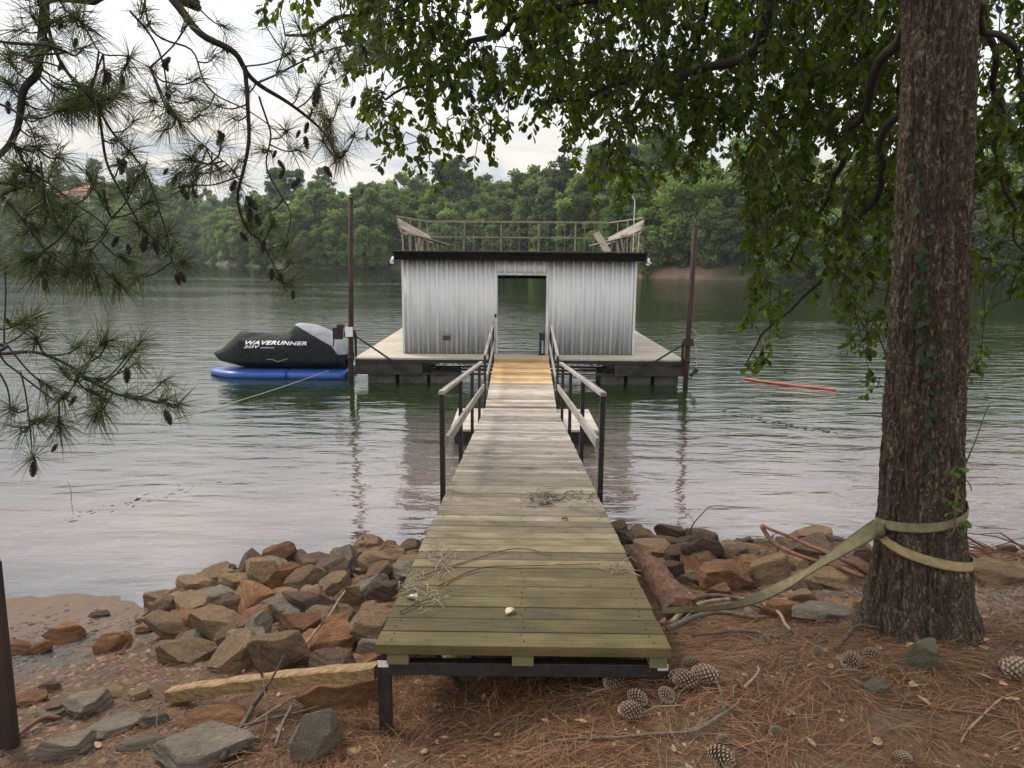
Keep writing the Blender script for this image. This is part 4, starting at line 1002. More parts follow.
# ------------------------------------------------------------------ pine cones
def cone_mesh(seed, mat, open_=.6):
    rg = random.Random(seed); V = []; F = []; T = []; L = 1.0
    n = 110
    for k in range(n):
        u = (k+.5)/n; a = k*2.39996; r = .30*math.sin(math.pi*(.10+.84*u))**.8; zc = u*L
        out = Vector((math.cos(a), math.sin(a), 0)); tan = Vector((-math.sin(a), math.cos(a), 0))
        d = (out*(1-.5*u)+Vector((0, 0, .35+.6*u))).normalized(); s = .10*(1.15-.55*u)
        c = out*r*.55+Vector((0, 0, zc)); tip = c+d*(r*.62+s*.5); b0 = len(V)
        nrm = d.cross(tan).normalized()
        V += [c-tan*s*.25, c+tan*s*.25, tip+tan*s*.62-nrm*s*.0, tip-tan*s*.62, tip+d*s*.3+nrm*s*.32, c+nrm*s*.2]
        F += [(b0, b0+1, b0+2, b0+3), (b0+3, b0+2, b0+4, b0+4), (b0+0, b0+3, b0+4, b0+5), (b0+1, b0+5, b0+4, b0+2)]
        T += [.1, .1, .5, .5, 1, .2]
    b0 = len(V)
    for j in range(7):
        for i in range(8):
            u = j/6; r = .30*math.sin(math.pi*(.10+.84*u))**.8*.62; a = 6.2832*i/8; V.append(Vector((math.cos(a)*r, math.sin(a)*r, u*L))); T.append(0)
    for j in range(6):
        for i in range(8): F.append((b0+j*8+i, b0+j*8+(i+1) % 8, b0+(j+1)*8+(i+1) % 8, b0+(j+1)*8+i))
    F = [tuple(dict.fromkeys(f)) for f in F]
    me = bpy.data.meshes.new('cone'); me.from_pydata([tuple(v) for v in V], [], F); a = me.attributes.new('tint', 'FLOAT', 'POINT'); a.data.foreach_set('value', T); me.materials.append(MAT[mat]); return me
CM = [cone_mesh(1, 'cone'), cone_mesh(2, 'cone')]; CMD = cone_mesh(3, 'cone_dark')
CONES = [ # px, py, length px, heading (rad), label
 (618, 716, 24, 2.6, 'dark pine cone, left one of the touching pair in front of the walkway corner'), (641, 715, 23, .2, 'light pine cone, right one of the touching pair in front of the walkway corner'),
 (629, 699, 22, 2.2, 'pine cone just behind the touching pair'), (622, 683, 26, .8, 'brown weathered cone close under the steel beam'),
 (661, 695, 20, 1.9, 'cone below the walkway corner post'), (668, 683, 26, 2.7, 'scaly cone leaning at the walkway corner leg'), (697, 686, 24, .1, 'pale cone right of the walkway corner'),
 (719, 684, 26, -.3, 'dark scaly cone at the right end of the row near the corner'), (735, 678, 14, 1.2, 'small faded cone behind the row near the corner'),
 (709, 757, 28, 2.2, 'big dark cone at the bottom edge of the photo'), (857, 664, 24, .6, 'dark cone left of the tree foot beside a stick'), (866, 657, 22, 1.6, 'cone leaning on its neighbour left of the tree foot'),
 (998, 676, 30, 3.0, 'brown cone lying at the right edge of the photo'), (819, 654, 18, 1.0, 'small grey cone in the straw left of the tree'), (700, 668, 20, .3, 'half buried grey cone behind the walkway corner'),
 (780, 733, 14, .5, 'half buried dark cone low in the middle of the straw'), (766, 641, 14, 1.0, 'faded cone beside the end of the strap'), (728, 742, 12, .2, 'tiny broken cone near the big dark one'), (893, 758, 16, 2.5, 'pale broken cone at the bottom right'),
]
for px, py, lp, a, lab in CONES:
    g = G(px, py); t = (g-Vector(EYE)).dot(Vector(cF)); L = lp*t/FPX*.98
    o = bpy.data.objects.new('pine_cone', random.choice(CM)); COL.objects.link(o); o.scale = (L*1.1, L*1.1, L)
    o.rotation_euler = (R_(82), 0, a-math.pi/2); o.location = g+Vector((-math.cos(a-math.pi/2+math.pi/2)*L*.0, 0, L*.27)); tag(o, lab, 'pine cone')
# ------------------------------------------------------------------ timber, log, driftwood, sticks
pa = G(166, 708); pb = U(378, 664, y=2.86)
pa = Vector((pa.x, pa.y+.05, pa.z+.045)); pb.z -= .03
b = MB(); n = 14; dd = (pb-pa); UPp = Vector((0, 0, 1))
for i in range(n+1):
    p = pa+dd*(i/n)+Vector((0, 0, -.003*math.sin(i*2.1)+.012*math.sin(math.pi*i/n))); rr = dd.normalized().cross(UPp); hw = .036+.002*math.sin(i*1.7)*1; hh = .031+.004*(1 if i < 4 else 0)*math.sin(i)
    for k0_, (a_, c_) in enumerate(((-1, -1), (1, -1), (1, .8), (.75, 1), (-.8, 1), (-1, .8))): b.v.append(p+rr*hw*a_+UPp*hh*c_+Vector((mn.noise(Vector((i*1.3, k0_, 1))), 0, mn.noise(Vector((i*1.1, k0_, 7)))))*.004); b.t.append(.5)
for i in range(n):
    for k in range(6): b.f.append((i*6+k, i*6+(k+1) % 6, (i+1)*6+(k+1) % 6, (i+1)*6+k))
b.f += [tuple(range(5, -1, -1)), tuple(n*6+k for k in range(6))]
simple('timber', (.33, .21, .09), (.13, .08, .035), 7, .85, (.7, 7, 9), bd=.012)
tag(b.build('squared_timber', MAT['timber']), 'yellowish squared timber lying on the rocks with its right end at the walkway leg', 'timber')
g0 = U(636, 558, z=.33); g1 = U(684, 616, z=.93)
g0.x += .02; b = MB(); pts = wob([g0, g0*.5+g1*.5+Vector((0, 0, .03)), g1], 8, .02, 4); b.tube(pts, [.092]*len(pts), 18)
for v in b.v: v += Vector((0, 0, .5))*0+Vector((mn.noise(v*9), mn.noise(v*9+Vector((5, 0, 0))), mn.noise(v*14)))*.03
tag(b.build('rotten_log', MAT['old_log'], None, True), 'reddish rotten log lying beside the right edge of the walkway', 'log')
def gp(px, py, dz): p = G(px, py); return Vector((p.x, p.y, p.z+dz))
def stick(pts, r0_, r1_, mat, lab, name='fallen_stick', cat='stick', forks=(), amp=.012):
    r0_ *= .68; r1_ *= .68; P = wob(pts, 6, amp*1.5, random.random()*9); b = MB(); b.tube(P, taper(len(P), r0_, r1_), 7)
    for (i, dv, L) in forks:
        s = P[min(int(i*len(P)), len(P)-1)]; e = s+Vector(dv).normalized()*L
        b.tube(wob([s, (s+e)/2+Vector((random.uniform(-.02, .02), 0, random.uniform(-.01, .02))), e], 3, amp), taper(7, r1_*1.0, r1_*.4), 5)
    return tag(b.build(name, MAT[mat], None, True), lab, cat)
stick([gp(874, 583, .02), U(850, 562, y=4.3), U(810, 545, y=4.7), U(762, 525, y=5.1)], .026, .016, 'red_wood', 'long forked reddish driftwood branch pointing over the water left of the tree', 'driftwood_branch', 'driftwood', amp=.008,
      forks=())
o = bpy.data.objects[-1] if False else None
b = MB(); P = wob([U(763, 526, y=5.1), U(778, 546, y=4.95), U(815, 560, y=4.6), U(868, 578, y=4.3)], 5, .012); b.tube(P, taper(len(P), .018, .011), 7)
b.tube([P[5], P[5]+Vector((.0, 0, -.09))], [.014, .008], 6)
tag(b.build('driftwood_branch', MAT['red_wood'], None, True), 'lower prong of reddish driftwood beneath the long branch, with a short stub', 'driftwood')
stick([gp(560+110, 628, .03), gp(700, 614, .06), gp(745, 607, .05), gp(790, 604, .03)], .022, .014, 'pale_wood', 'pale peeled stick lying under the loose end of the strap', forks=((.6, (1, -.5, 0), .18),))
stick([gp(668, 634, .03), gp(705, 622, .05), gp(765, 622, .03)], .024, .016, 'lichen_wood', 'grey crooked stick beside the walkway corner', forks=((.5, (1, .2, .1), .2), (.3, (.5, .5, .2), .12)))
stick([gp(664, 618, .05), gp(715, 608, .08), gp(770, 616, .04)], .026, .012, 'dead_wood', 'dark branch behind the grey crooked stick', forks=((.4, (1, -.2, .1), .25),))
stick([gp(692, 640, .02), gp(740, 636, .03), gp(780, 642, .02)], .012, .008, 'dead_wood', 'thin dark stick in the straw behind the cones')
stick([gp(752, 601, .03), gp(775, 620, .05), gp(790, 634, .02)], .016, .010, 'pale_wood', 'short bleached stick pointing at the camera from the strap')
stick([gp(836, 652, .02), gp(858, 640, .06), gp(884, 636, .04)], .016, .010, 'dead_wood', 'dark stick leaning beside the cones left of the tree foot', forks=((.6, (.6, -.5, .1), .08),))
stick([gp(585, 698, .015), gp(600, 694, .02), gp(616, 690, .02)], .010, .009, 'pale_wood', 'short white stick in front of the steel beam')
stick([gp(636, 679, .02), gp(652, 674, .04), gp(662, 668, .05)], .009, .008, 'lichen_wood', 'short lichen covered stick at the walkway corner')
stick([gp(604, 668, .03), gp(612, 674, .02), gp(620, 681, .015)], .006, .005, 'pale_wood', 'thin stick under the end of the walkway')
stick([gp(558, 742, .008), gp(630, 741, .014), gp(690, 738, .014), gp(718, 722, .02), gp(738, 706, .03)], .006, .010, 'lichen_wood', 'long thin stick lying across the straw at the bottom centre', forks=((.78, (-.1, .9, .6), .12),))
stick([gp(722, 746, .02), gp(742, 754, .015), gp(772, 758, .01)], .006, .008, 'dead_wood', 'thin stick right of the big dark cone')
stick([gp(742, 691, .02), gp(752, 684, .03), gp(757, 673, .03)], .009, .006, 'pale_wood', 'curved pale twig right of the cone row')
stick([gp(880, 700, .01), gp(950, 712, .012), gp(1015, 722, .01)], .005, .004, 'straw', 'long thin reddish twig at the right side of the straw')
stick([gp(960, 745, .01), gp(1000, 700, .015), gp(1023, 690, .01)], .005, .004, 'pale_wood', 'faint thin twig in the right bottom corner')
stick([gp(296, 664, .06), gp(322, 645, .12), gp(346, 618, .20)], .014, .010, 'pale_wood', 'bleached stick standing between the rocks above the timber')
stick([gp(226, 766, .03), gp(246, 738, .08), gp(272, 712, .14), gp(292, 694, .12)], .020, .013, 'dead_wood', 'grey curved branch rising from the bottom edge to the timber', forks=((.45, (.3, .3, .5), .25), (.6, (-.2, .3, .6), .2), (.3, (.9, .2, .15), .35)))
stick([gp(232, 752, .05), gp(270, 728, .08), gp(300, 706, .06)], .009, .006, 'pale_wood', 'thin pale stick crossing the grey curved branch')
stick([gp(276, 754, .03), gp(284, 738, .09), gp(292, 730, .12)], .013, .011, 'lichen_wood', 'stubby lichen covered stick left of the granite rock')
stick([gp(262, 758, .03), gp(267, 735, .12), gp(266, 715, .22)], .005, .004, 'red_wood', 'thin reddish upright twig by the granite rock')
stick([gp(160, 745, .06), gp(152, 700, .16), gp(150, 680, .22)], .004, .003, 'dead_wood', 'thin bent dead twig left of the long dark slab', forks=((.5, (-.5, 0, .4), .1), (.7, (.5, 0, .4), .1)))
stick([gp(176, 766, .04), gp(215, 755, .05), gp(250, 760, .03)], .008, .005, 'dead_wood', 'thin root like stick across the long dark slab')
stick([gp(136, 625, .03), gp(152, 616, .05), gp(166, 608, .06)], .020, .014, 'lichen_wood', 'mossy stick end at the left of the rocks near the water')
stick([gp(48, 722, .02), gp(84, 708, .03), gp(112, 700, .02)], .010, .006, 'dead_wood', 'thin dark stick over the gravel near the rounded stone')
stick([gp(14, 745, .03), gp(40, 728, .05), gp(60, 722, .03)], .022, .014, 'red_wood', 'short rusty red stick at the foot of the post')
stick([U(71, 502, z=-.1), U(71, 480, z=.15, )] if False else [Vector(U(71, 502, z=0)), Vector(U(71, 502, z=0))+Vector((.02, 0, .12)), Vector(U(71, 502, z=0))+Vector((-.01, 0, .25))], .006, .003, 'dead_wood', 'thin dead twig standing in the shallow water on the left')
for (px, py, a) in ((688, 552, 1), (705, 560, -.6), (640+130, 556, .5)):
    g = G(px, py); g.z += .12
    stick([g, g+Vector((.03*a, 0, .13)), g+Vector((.16*a, 0, .30)), g+Vector((.30*a, 0, .33))] if a == 1 else [g, g+Vector((.05*a, .02, .07)), g+Vector((.14*a, 0, .12))], .011, .004, 'dead_wood',
          {1: 'curved dark twig rising over the right rocks against the water', -.6: 'small curled twig on top of the right rocks', .5: 'short dark root end lying over the water side rocks'}[a], forks=((.4, (-.3, 0, 1), .08),))
# rusty post on the left
g = G(9, 748); tpx = U(-6, 560, y=g.y)
b = MB(); b.bar(g-Vector((0, 0, .15)), g+(U(-5, 612, y=g.y)-g)*1.35, .075, .05, up=(0, 1, 0)); b.bar(g-Vector((0, -.03, .15)), g+Vector((0, .03, 0))+(U(-5, 612, y=g.y)-g)*1.35, .02, .05, up=(0, 1, 0))
tag(b.build('rusty_post', MAT['rust_dark'], bevel=.006), 'rusty brown steel post standing in the gravel at the left edge', 'post')
# brush pile behind the tree on the right
bp_ = MB(); rg = random.Random(5)
for k in range(85):
    s = U(rg.uniform(968, 1060), rg.uniform(548, 580), y=rg.uniform(4.6, 5.8)); L = rg.uniform(.2, .7); a = rg.uniform(-.5, .5)+(math.pi if rg.random() < .6 else 0)
    e = s+Vector((math.cos(a)*L, rg.uniform(-.2, .2), rg.uniform(-.05, .22)*L*1.6)); m_ = (s+e)/2+Vector((0, 0, rg.uniform(-.03, .08))); bp_.tube([s, m_, e], [.008, .005, .002], 4)
tag(bp_.build('brush_pile', MAT['red_wood']), 'tangle of thin reddish dead branches at the water edge behind the tree', 'brush')
# dry twig tangles and leaves on the walkway
dW, LW, rW, uW = seg(A, B)
def onwalk(px, py, h=.006):
    rr = Vector(ray(px, py)); t = (A-Vector(EYE)).dot(uW)/rr.dot(uW); return Vector(EYE)+rr*t+uW*h
def tangle(px, py, wp, hp, n, lab, name='twig_tangle', mat='dry_tuft'):
    b = MB()
    for k in range(n):
        s = onwalk(px+random.gauss(0, wp/3), py+random.gauss(0, hp/3)); a = random.uniform(0, 6.28); L = random.uniform(.04, .13)
        e = s+(rW*math.cos(a)+dW*math.sin(a))*L; b.tube([s, (s+e)/2+uW*random.uniform(.005, .035)+rW*random.uniform(-.01, .01), e+uW*random.uniform(0, .02)], [.0022, .002, .0012], 4)
    tag(b.build(name, MAT[mat]), lab, 'twigs')
tangle(441, 563, 22, 26, 60, 'dry grey twig tangle on the left part of the walkway boards'); tangle(430, 602, 26, 18, 26, 'small pale twig bunch near the left edge of the near boards')
tangle(406, 584, 10, 16, 16, 'few fine twigs hanging over the left edge of the walkway'); tangle(620, 570, 18, 10, 22, 'little twig bunch near the right edge of the walkway')
tangle(545, 502, 30, 10, 50, 'dark needle and twig heap further out on the walkway', mat='cone_dark'); tangle(575, 498, 60, 7, 40, 'thin scatter of dark needles right of the twig heap', mat='cone_dark')
def wstick(pp, r_, lab, mat='dead_wood'):
    P = wob([onwalk(a, c, .012) for a, c in pp], 4, .006); b = MB(); b.tube(P, taper(len(P), r_, r_*.5), 6); tag(b.build('fallen_twig', MAT[mat], None, True), lab, 'twig')
wstick([(418, 580), (470, 562), (520, 550), (552, 558)], .005, 'long dark twig curving across the walkway boards', 'red_wood')
wstick([(438, 588), (475, 572), (520, 568), (600, 566)], .005, 'second long twig in front of the first on the walkway', 'red_wood')
wstick([(400, 614), (420, 604), (452, 594)], .005, 'short dark twig on the near left boards')
for (px, py, s, lab) in ((413, 599, .035, 'pale curled dry leaf at the left edge of the walkway'), (510, 613, .032, 'pale dry leaf lying in the middle of the near boards'), (565, 520, .026, 'dark dry leaf further out on the boards')):
    c = onwalk(px, py, .005); a = random.uniform(0, 6); V = []; n_ = 9
    pr = [(0, 0), (.25, .22), (.5, .34), (.8, .26), (1.1, .05)]
    for (uu, ww) in pr:
        for sg in (-1, 0, 1): q_ = (rW*math.cos(a)+dW*math.sin(a))*(uu*s*2-s)+(dW*math.cos(a)-rW*math.sin(a))*(ww*s*1.8*sg)+uW*(abs(sg)*.010+.006*math.sin(uu*4)); V.append(c+q_)
    Fq = [(i*3+k, i*3+k+1, (i+1)*3+k+1, (i+1)*3+k) for i in range(4) for k in (0, 1)]
    me = fast_mesh('dry_leaf', np.array(V), np.array(Fq), MAT['pale_leaf' if s > .03 else 'dead_wood'], np.full(len(V), .5)); o = link('dry_leaf', me); m = o.modifiers.new('thickness', 'SOLIDIFY'); m.thickness = .0008; tag(o, lab, 'leaf')
# ------------------------------------------------------------------ the big tree on the right
rowsT = [(-60, 907, 976), (0, 905, 975), (100, 903, 973), (200, 898, 968), (300, 893, 965), (400, 886, 962), (480, 881, 961), (530, 879, 963), (567, 874, 969), (600, 868, 975), (625, 863, 984), (645, 853, 997), (665, 838, 1015)]
TY = 3.18; prof = []
for py, xl, xr in rowsT:
    a = U(xl, py, y=TY); c = U(xr, py, y=TY); prof.append((a.z*.5+c.z*.5, (a.x+c.x)/2, (c.x-a.x)/2*.97))
prof = prof[::-1]; z_, x_, r_ = map(np.array, zip(*prof))
ztop = z_[-1]; sl_ = (x_[-1]-x_[-5])/(z_[-1]-z_[-5])
def tcx(z): return float(np.interp(z, z_, x_)) if z < ztop else float(x_[-1]+sl_*(z-ztop)*.6)
def tcr(z): return float(np.interp(z, z_, r_)) if z < ztop else max(.05, float(r_[-1])-(z-ztop)*.018)
def trad(z, a):
    r = tcr(z)*.91-.008; base = max(0, (1.75-z))
    r *= 1+.13*base*math.sin(a*5+1.1)*min(1, base*2)
    c, s = math.cos(a), math.sin(a)
    n1 = mn.noise(Vector((c*5, s*5, z*1.1)));
    rid = 1-abs(mn.noise(Vector((c*8+n1*.8, s*8, z*4.2)))*2.0); rid2 = 1-abs(mn.noise(Vector((c*18, s*18, z*11+4)))*2.0)
    return r*(1+.03*n1)+.017*rid+.008*rid2
zs = np.concatenate([np.arange(.95, 4.6, .014), np.arange(4.6, 9.5, .12)]); NA = 200
V = []; 
for z in zs:
    for k in range(NA):
        a = 2*math.pi*k/NA; r = trad(z, a); V.append((tcx(z)+math.cos(a)*r, TY+math.sin(a)*r, z))
nz = len(zs); idx = np.arange(nz*NA).reshape(nz, NA); nx_ = np.roll(idx, -1, axis=1)
F = np.stack([idx[:-1], nx_[:-1], nx_[1:], idx[1:]], -1).reshape(-1, 4)
tree = empty('broadleaf_tree', (tcx(1.2), TY, 1.2), 'big furrowed trunk with a yellow green strap round it and leafy limbs overhanging the shore', 'tree')
link('trunk', fast_mesh('trunk', np.array(V), F, MAT['bark'], None, True), tree)
# limbs
limbs = []
def limb(pts, r0_, r1_, n=7, amp=.05, nm='limb'):
    r0_ *= .62; r1_ *= .6; P = wob(pts, n, amp*1.3, random.random()*10); b = MB(); b.tube(P, taper(len(P), r0_, r1_), 9 if r0_ > .03 else 6); b.build(nm, MAT['twig_bark'], tree, True); limbs.extend(P); return P
T0 = lambda z: Vector((tcx(z), TY, z))
limb([T0(4.1), Vector((1.2, 3.6, 4.35)), U(760, 40, y=4.1), U(690, 70, y=4.5), U(600, 90, y=4.9), U(545, 110, y=5.1)], .075, .014)
limb([T0(4.6), Vector((.9, 3.6, 4.9)), U(640, -20, y=4.4), U(540, 10, y=4.7), U(450, 60, y=4.9), U(385, 100, y=4.8)], .07, .012)
limb([T0(4.3), Vector((1.1, 4.2, 4.6)), U(700, 40, y=5.2), U(650, 90, y=5.8), U(610, 140, y=6.2), U(600, 180, y=6.3)], .06, .010)
limb([T0(3.9), U(880, 60, y=3.6), U(858, 120, y=3.95), U(838, 180, y=4.3), U(810, 230, y=4.6), U(780, 270, y=4.8)], .05, .010)
limb([T0(3.6), U(893, 130, y=3.7), U(875, 190, y=4.1), U(850, 240, y=4.4), U(800, 300, y=4.7), U(755, 340, y=4.8), U(748, 368, y=4.85)], .04, .006)
limb([T0(5.3), Vector((.4, 3.8, 5.4)), U(480, -60, y=4.4), U(400, -10, y=4.3), U(330, 20, y=4.2), U(285, 35, y=4.1)], .06, .010)
limb([T0(4.4), U(940, -60, y=4.2), U(985, 20, y=4.3), U(998, 90, y=4.4), U(1000, 150, y=4.4), U(1010, 220, y=4.4), U(1022, 260, y=4.3)], .045, .010)
limb([T0(4.0), U(985, 20, y=3.8), U(1030, 80, y=4.2), U(1050, 180, y=4.4), U(1010, 300, y=4.6)], .04, .008)
limb([T0(5.2), Vector((2.8, 3.3, 5.8)), Vector((4.2, 3.6, 6.2)), Vector((5.2, 4, 6.0))], .07, .015)
limb([T0(5.6), Vector((1.2, 5.0, 6.2)), Vector((.6, 6.5, 6.3)), Vector((.2, 7.6, 6.0))], .07, .012)
limb([T0(4.8), Vector((1.5, 4.2, 5.0)), U(760, 20, y=5.4), U(735, 90, y=6.0), U(725, 120, y=6.2)], .045, .010)
limb([T0(4.9), Vector((2.6, 4.2, 4.9)), U(900, 60, y=5.2), U(905, 200, y=5.6), U(880, 330, y=5.6), U(900, 370, y=5.5)], .035, .006)
limb([T0(6.5), Vector((1.0, 2.2, 7.2)), Vector((-.2, 1.6, 7.5))], .06, .015); limb([T0(7), Vector((2.6, 3.9, 8.2)), Vector((3.3, 4.2, 8.8))], .05, .015)
LP_ = np.array([list(p) for p in limbs])
# leaves
env = [(262, 45), (300, 60), (345, 85), (360, 120), (385, 162), (420, 176), (452, 205), (470, 165), (500, 150), (528, 122), (536, 96), (552, 100), (566, 150), (590, 198), (640, 205), (680, 190), (700, 182), (716, 158), (738, 150), (746, 215), (738, 300), (724, 362), (760, 376), (775, 330), (800, 318), (832, 300), (850, 335), (870, 395), (892, 405), (905, 360), (970, 430), (985, 330), (1000, 280), (1030, 300), (1100, 300)]
ex_, ey_ = zip(*env)
anch = []; bright = []
rg = random.Random(21)
def dens(px, py, yb):
    u = py/yb
    if px < 350: return .14*(1-u*.6)
    if px < 560: return (.95 if py < 70 else .8-.55*max(0, (py-70)/(yb-70)))
    if px < 735: return (1.0 if py < 110 else .85-.35*max(0, (py-110)/max(1, yb-110)))
    if px < 900: return (1.0 if py < 120 else (.85 if py < 230 else .58-.33*(py-230)/max(1, yb-230)))
    return .55 if py < 200 else .28
tries = 0
while len(anch) < 2900 and tries < 60000:
    tries += 1
    px = rg.uniform(262, 1090); py = rg.uniform(-60, 430); yb = float(np.interp(px, ex_, ey_))
    if py > yb or rg.random() > dens(px, max(py, 0), yb): continue
    if 905 < px < 968 and py > 60 and rg.random() < .75: continue
    if 500 < px < 565 and py > 95 and rg.random() < .6: continue
    # small natural sky gaps
    if mn.noise(Vector((px*.035, py*.035, 2.2))) > (.26 if px < 720 else .36): continue
    y = rg.uniform(3.9, 5.4) if px < 560 else (rg.uniform(4.2, 6.6) if px < 740 else rg.uniform(3.75, 5.9))
    if px > 890: y = rg.uniform(3.9, 5.6)
    anch.append(U(px, py, y=y))
for k in range(850):
    anch.append(U(rg.uniform(530, 905), rg.uniform(-40, 125), y=rg.uniform(4.3, 6.6)))
for k in range(380):        # crown above the frame
    a = rg.uniform(0, 6.28); rr = rg.uniform(.8, 3.4); z = rg.uniform(5.6, 9.2); rr *= min(1, (10.2-z)/3)
    p = Vector((tcx(6)+math.cos(a)*rr-.4, 4.2+math.sin(a)*rr, z)); anch.append(p)
st = [( -1, 0)]
tw = MB(); LFP, LFD, LFS, LFT = [], [], [], []
NODES = LP_.copy(); dmin = [float(np.min(((LP_-np.array(q))**2).sum(1))) for q in anch]
anch = [q for _, q in sorted(zip(dmin, anch), key=lambda t: t[0])]
NB = np.zeros((len(LP_)+3*len(anch), 3)); NB[:len(LP_)] = LP_; nn = len(LP_)
for ai, p in enumerate(anch):
    pv = np.array(p); d = NB[:nn]-pv; d[:, 2] -= .05; q0 = Vector(NB[np.argmin((d**2).sum(1))])
    mid = q0*.45+p*.55+Vector((rg.uniform(-.04, .04), rg.uniform(-.04, .04), .02+rg.uniform(0, .05)))
    if (p-q0).length < 2.2: tw.tube([q0, q0*.7+mid*.3+Vector((0, 0, .01)), mid, p], [.0042, .0036, .003, .0018], 4, cap=False)
    NB[nn] = mid; NB[nn+1] = p; nn += 2
    ax = (p-mid).normalized(); ax = (ax+Vector((0, 0, -.5))).normalized(); nl = rg.randint(8, 13)
    for j in range(nl):
        f = rg.uniform(-.25, 1.0); base = p*1+ax*(f*.10-.03)
        an = rg.uniform(0, 6.28); side = ax.orthogonal().normalized(); side.rotate(Matrix.Rotation(an, 3, ax))
        dd = (side*rg.uniform(.5, 1.1)+ax*rg.uniform(.2, 1.0)+Vector((0, 0, -.25))).normalized()
        LFP.append(list(base)); LFD.append(list(dd)); LFS.append(rg.choice([rg.uniform(.028, .05), rg.uniform(.042, .076)])); LFT.append(min(1, max(0, rg.gauss(.42, .24))))
tw.build('twigs', MAT['twig_bark'], tree)
us = [0, .12, .35, .6, .82, 1.0]; ws = [.02, .06, .15, .27, .25, .04]; T = []
for u_, w_ in zip(us, ws):
    zc = -.14*u_*u_
    T += [(-w_, u_, zc+.35*w_), (0, u_, zc), (w_, u_, zc+.35*w_)]
T = np.array(T); LFq = np.array([(i*3+k, i*3+k+1, (i+1)*3+k+1, (i+1)*3+k) for i in range(5) for k in (0, 1)])
LFP, LFD, LFS, LFT = map(np.array, (LFP, LFD, LFS, LFT))
Up = RNG.normal(size=LFD.shape)*.55+[0, 0, 1]
V, FF, tt = scatter(T, LFq, frames(LFD, Up), LFP, LFS, LFT)
link('foliage', fast_mesh('foliage', V, FF, MAT['leaf'], tt, True), tree); print('leaves', len(LFP))
# ivy climbing the trunk
vine = empty('climbing_vine', (tcx(2.2), TY-tcr(2.2), 2.2), 'green leafy vine climbing the front of the big trunk', 'vine')
IP, ID, IS, IT_, IU = [], [], [], [], []
pts = []
for py in range(120, 478, 6):
    px = 929+3*math.sin(py*.035)+(py-300)*.02; u_ = U(px, py, y=TY); z = u_.z; r0a = tcr(z); xo = U(px, py, y=TY-r0a).x-tcx(z); a = -math.pi/2+math.asin(max(-.9, min(.9, xo/r0a)))
    z = U(px, py, y=TY-r0a).z; r = trad(z, a)+.006; c = Vector((tcx(z)+math.cos(a)*r, TY+math.sin(a)*r, z)); pts.append(c)
    out = Vector((math.cos(a), math.sin(a), 0))
    n_ = (2 if 240 < py < 385 else 1) if rg.random() < .85 else 0
    for j in range(n_):
        IP.append(list(c+Vector((rg.uniform(-.032, .032), 0, rg.uniform(-.03, .03)))+out*rg.uniform(.008, .03))); dd = Vector((rg.uniform(-.9, .9), 0, -1))+out*.35; ID.append(list(dd)); IU.append(list(out+Vector((0, 0, .4)))); IS.append(rg.uniform(.022, .046)); IT_.append(rg.random())
b = MB(); b.tube(pts, .003, 5); b.build('vine_stem', MAT['twig_bark'], vine)
T2 = np.array([(-.08, 0, 0), (0, 0, 0), (.08, 0, 0), (-.38, .3, .06), (0, .35, -.02), (.38, .3, .06), (-.3, .65, .03), (0, .65, -.03), (.3, .65, .03), (-.03, 1, -.06), (0, 1, -.07), (.03, 1, -.06)])
F2 = np.array([(i*3+k, i*3+k+1, (i+1)*3+k+1, (i+1)*3+k) for i in range(3) for k in (0, 1)])
V, FF, tt = scatter(T2, F2, frames(np.array(ID), np.array(IU)), np.array(IP), np.array(IS), np.array(IT_))
link('vine_leaves', fast_mesh('vine_leaves', V, FF, MAT['ivy'], tt, True), vine)
# sprouts on the right side of the trunk
s0 = U(960, 478, y=TY-.02); b = MB(); tips = []
for tgt in ((990, 403), (967, 410)):
    e = U(*tgt, y=TY-.1); P = wob([s0, s0*.5+e*.5, e], 5, .008); b.tube(P, taper(len(P), .004, .0015), 5); tips += P[3:]
P = wob([s0, U(968, 482, y=TY-.1), U(972, 491, y=TY-.1)], 4, .002); b.tube(P, taper(len(P), .004, .002), 5)
P = wob([U(957, 486, y=TY-.16), U(955, 510, y=TY-.2), U(954, 530, y=TY-.2), U(948, 537, y=TY-.2)], 5, .003); b.tube(P, taper(len(P), .005, .003), 5)
b.build('sprout_stem', MAT['lichen_wood'], tree)
IP, ID, IS, IT_ = [], [], [], []
for p in tips[::2]: IP.append(list(p)); ID.append([rg.uniform(-1, 1), rg.uniform(-1, .3), rg.uniform(-.2, .8)]); IS.append(rg.uniform(.012, .025)); IT_.append(rg.random())
for (px, py) in ((953, 472), (957, 468), (952, 490), (956, 494), (955, 503), (958, 507), (953, 512), (960, 522), (964, 527), (958, 530), (966, 520), (950, 500)):
    for j in range(3): IP.append(list(U(px+rg.uniform(-3, 3), py, y=TY-.2))); ID.append([rg.uniform(-1, 1), rg.uniform(-1, .0), rg.uniform(-1, .4)]); IS.append(rg.uniform(.02, .04)); IT_.append(rg.random())
n_ = len(IP); V, FF, tt = scatter(T, LFq, frames(np.array(ID, float), RNG.normal(size=(n_, 3))+[0, 0, 1]), np.array(IP), np.array(IS), np.array(IT_))
link('sprout_leaves', fast_mesh('sprout_leaves', V, FF, MAT['sprout'], tt, True), tree)
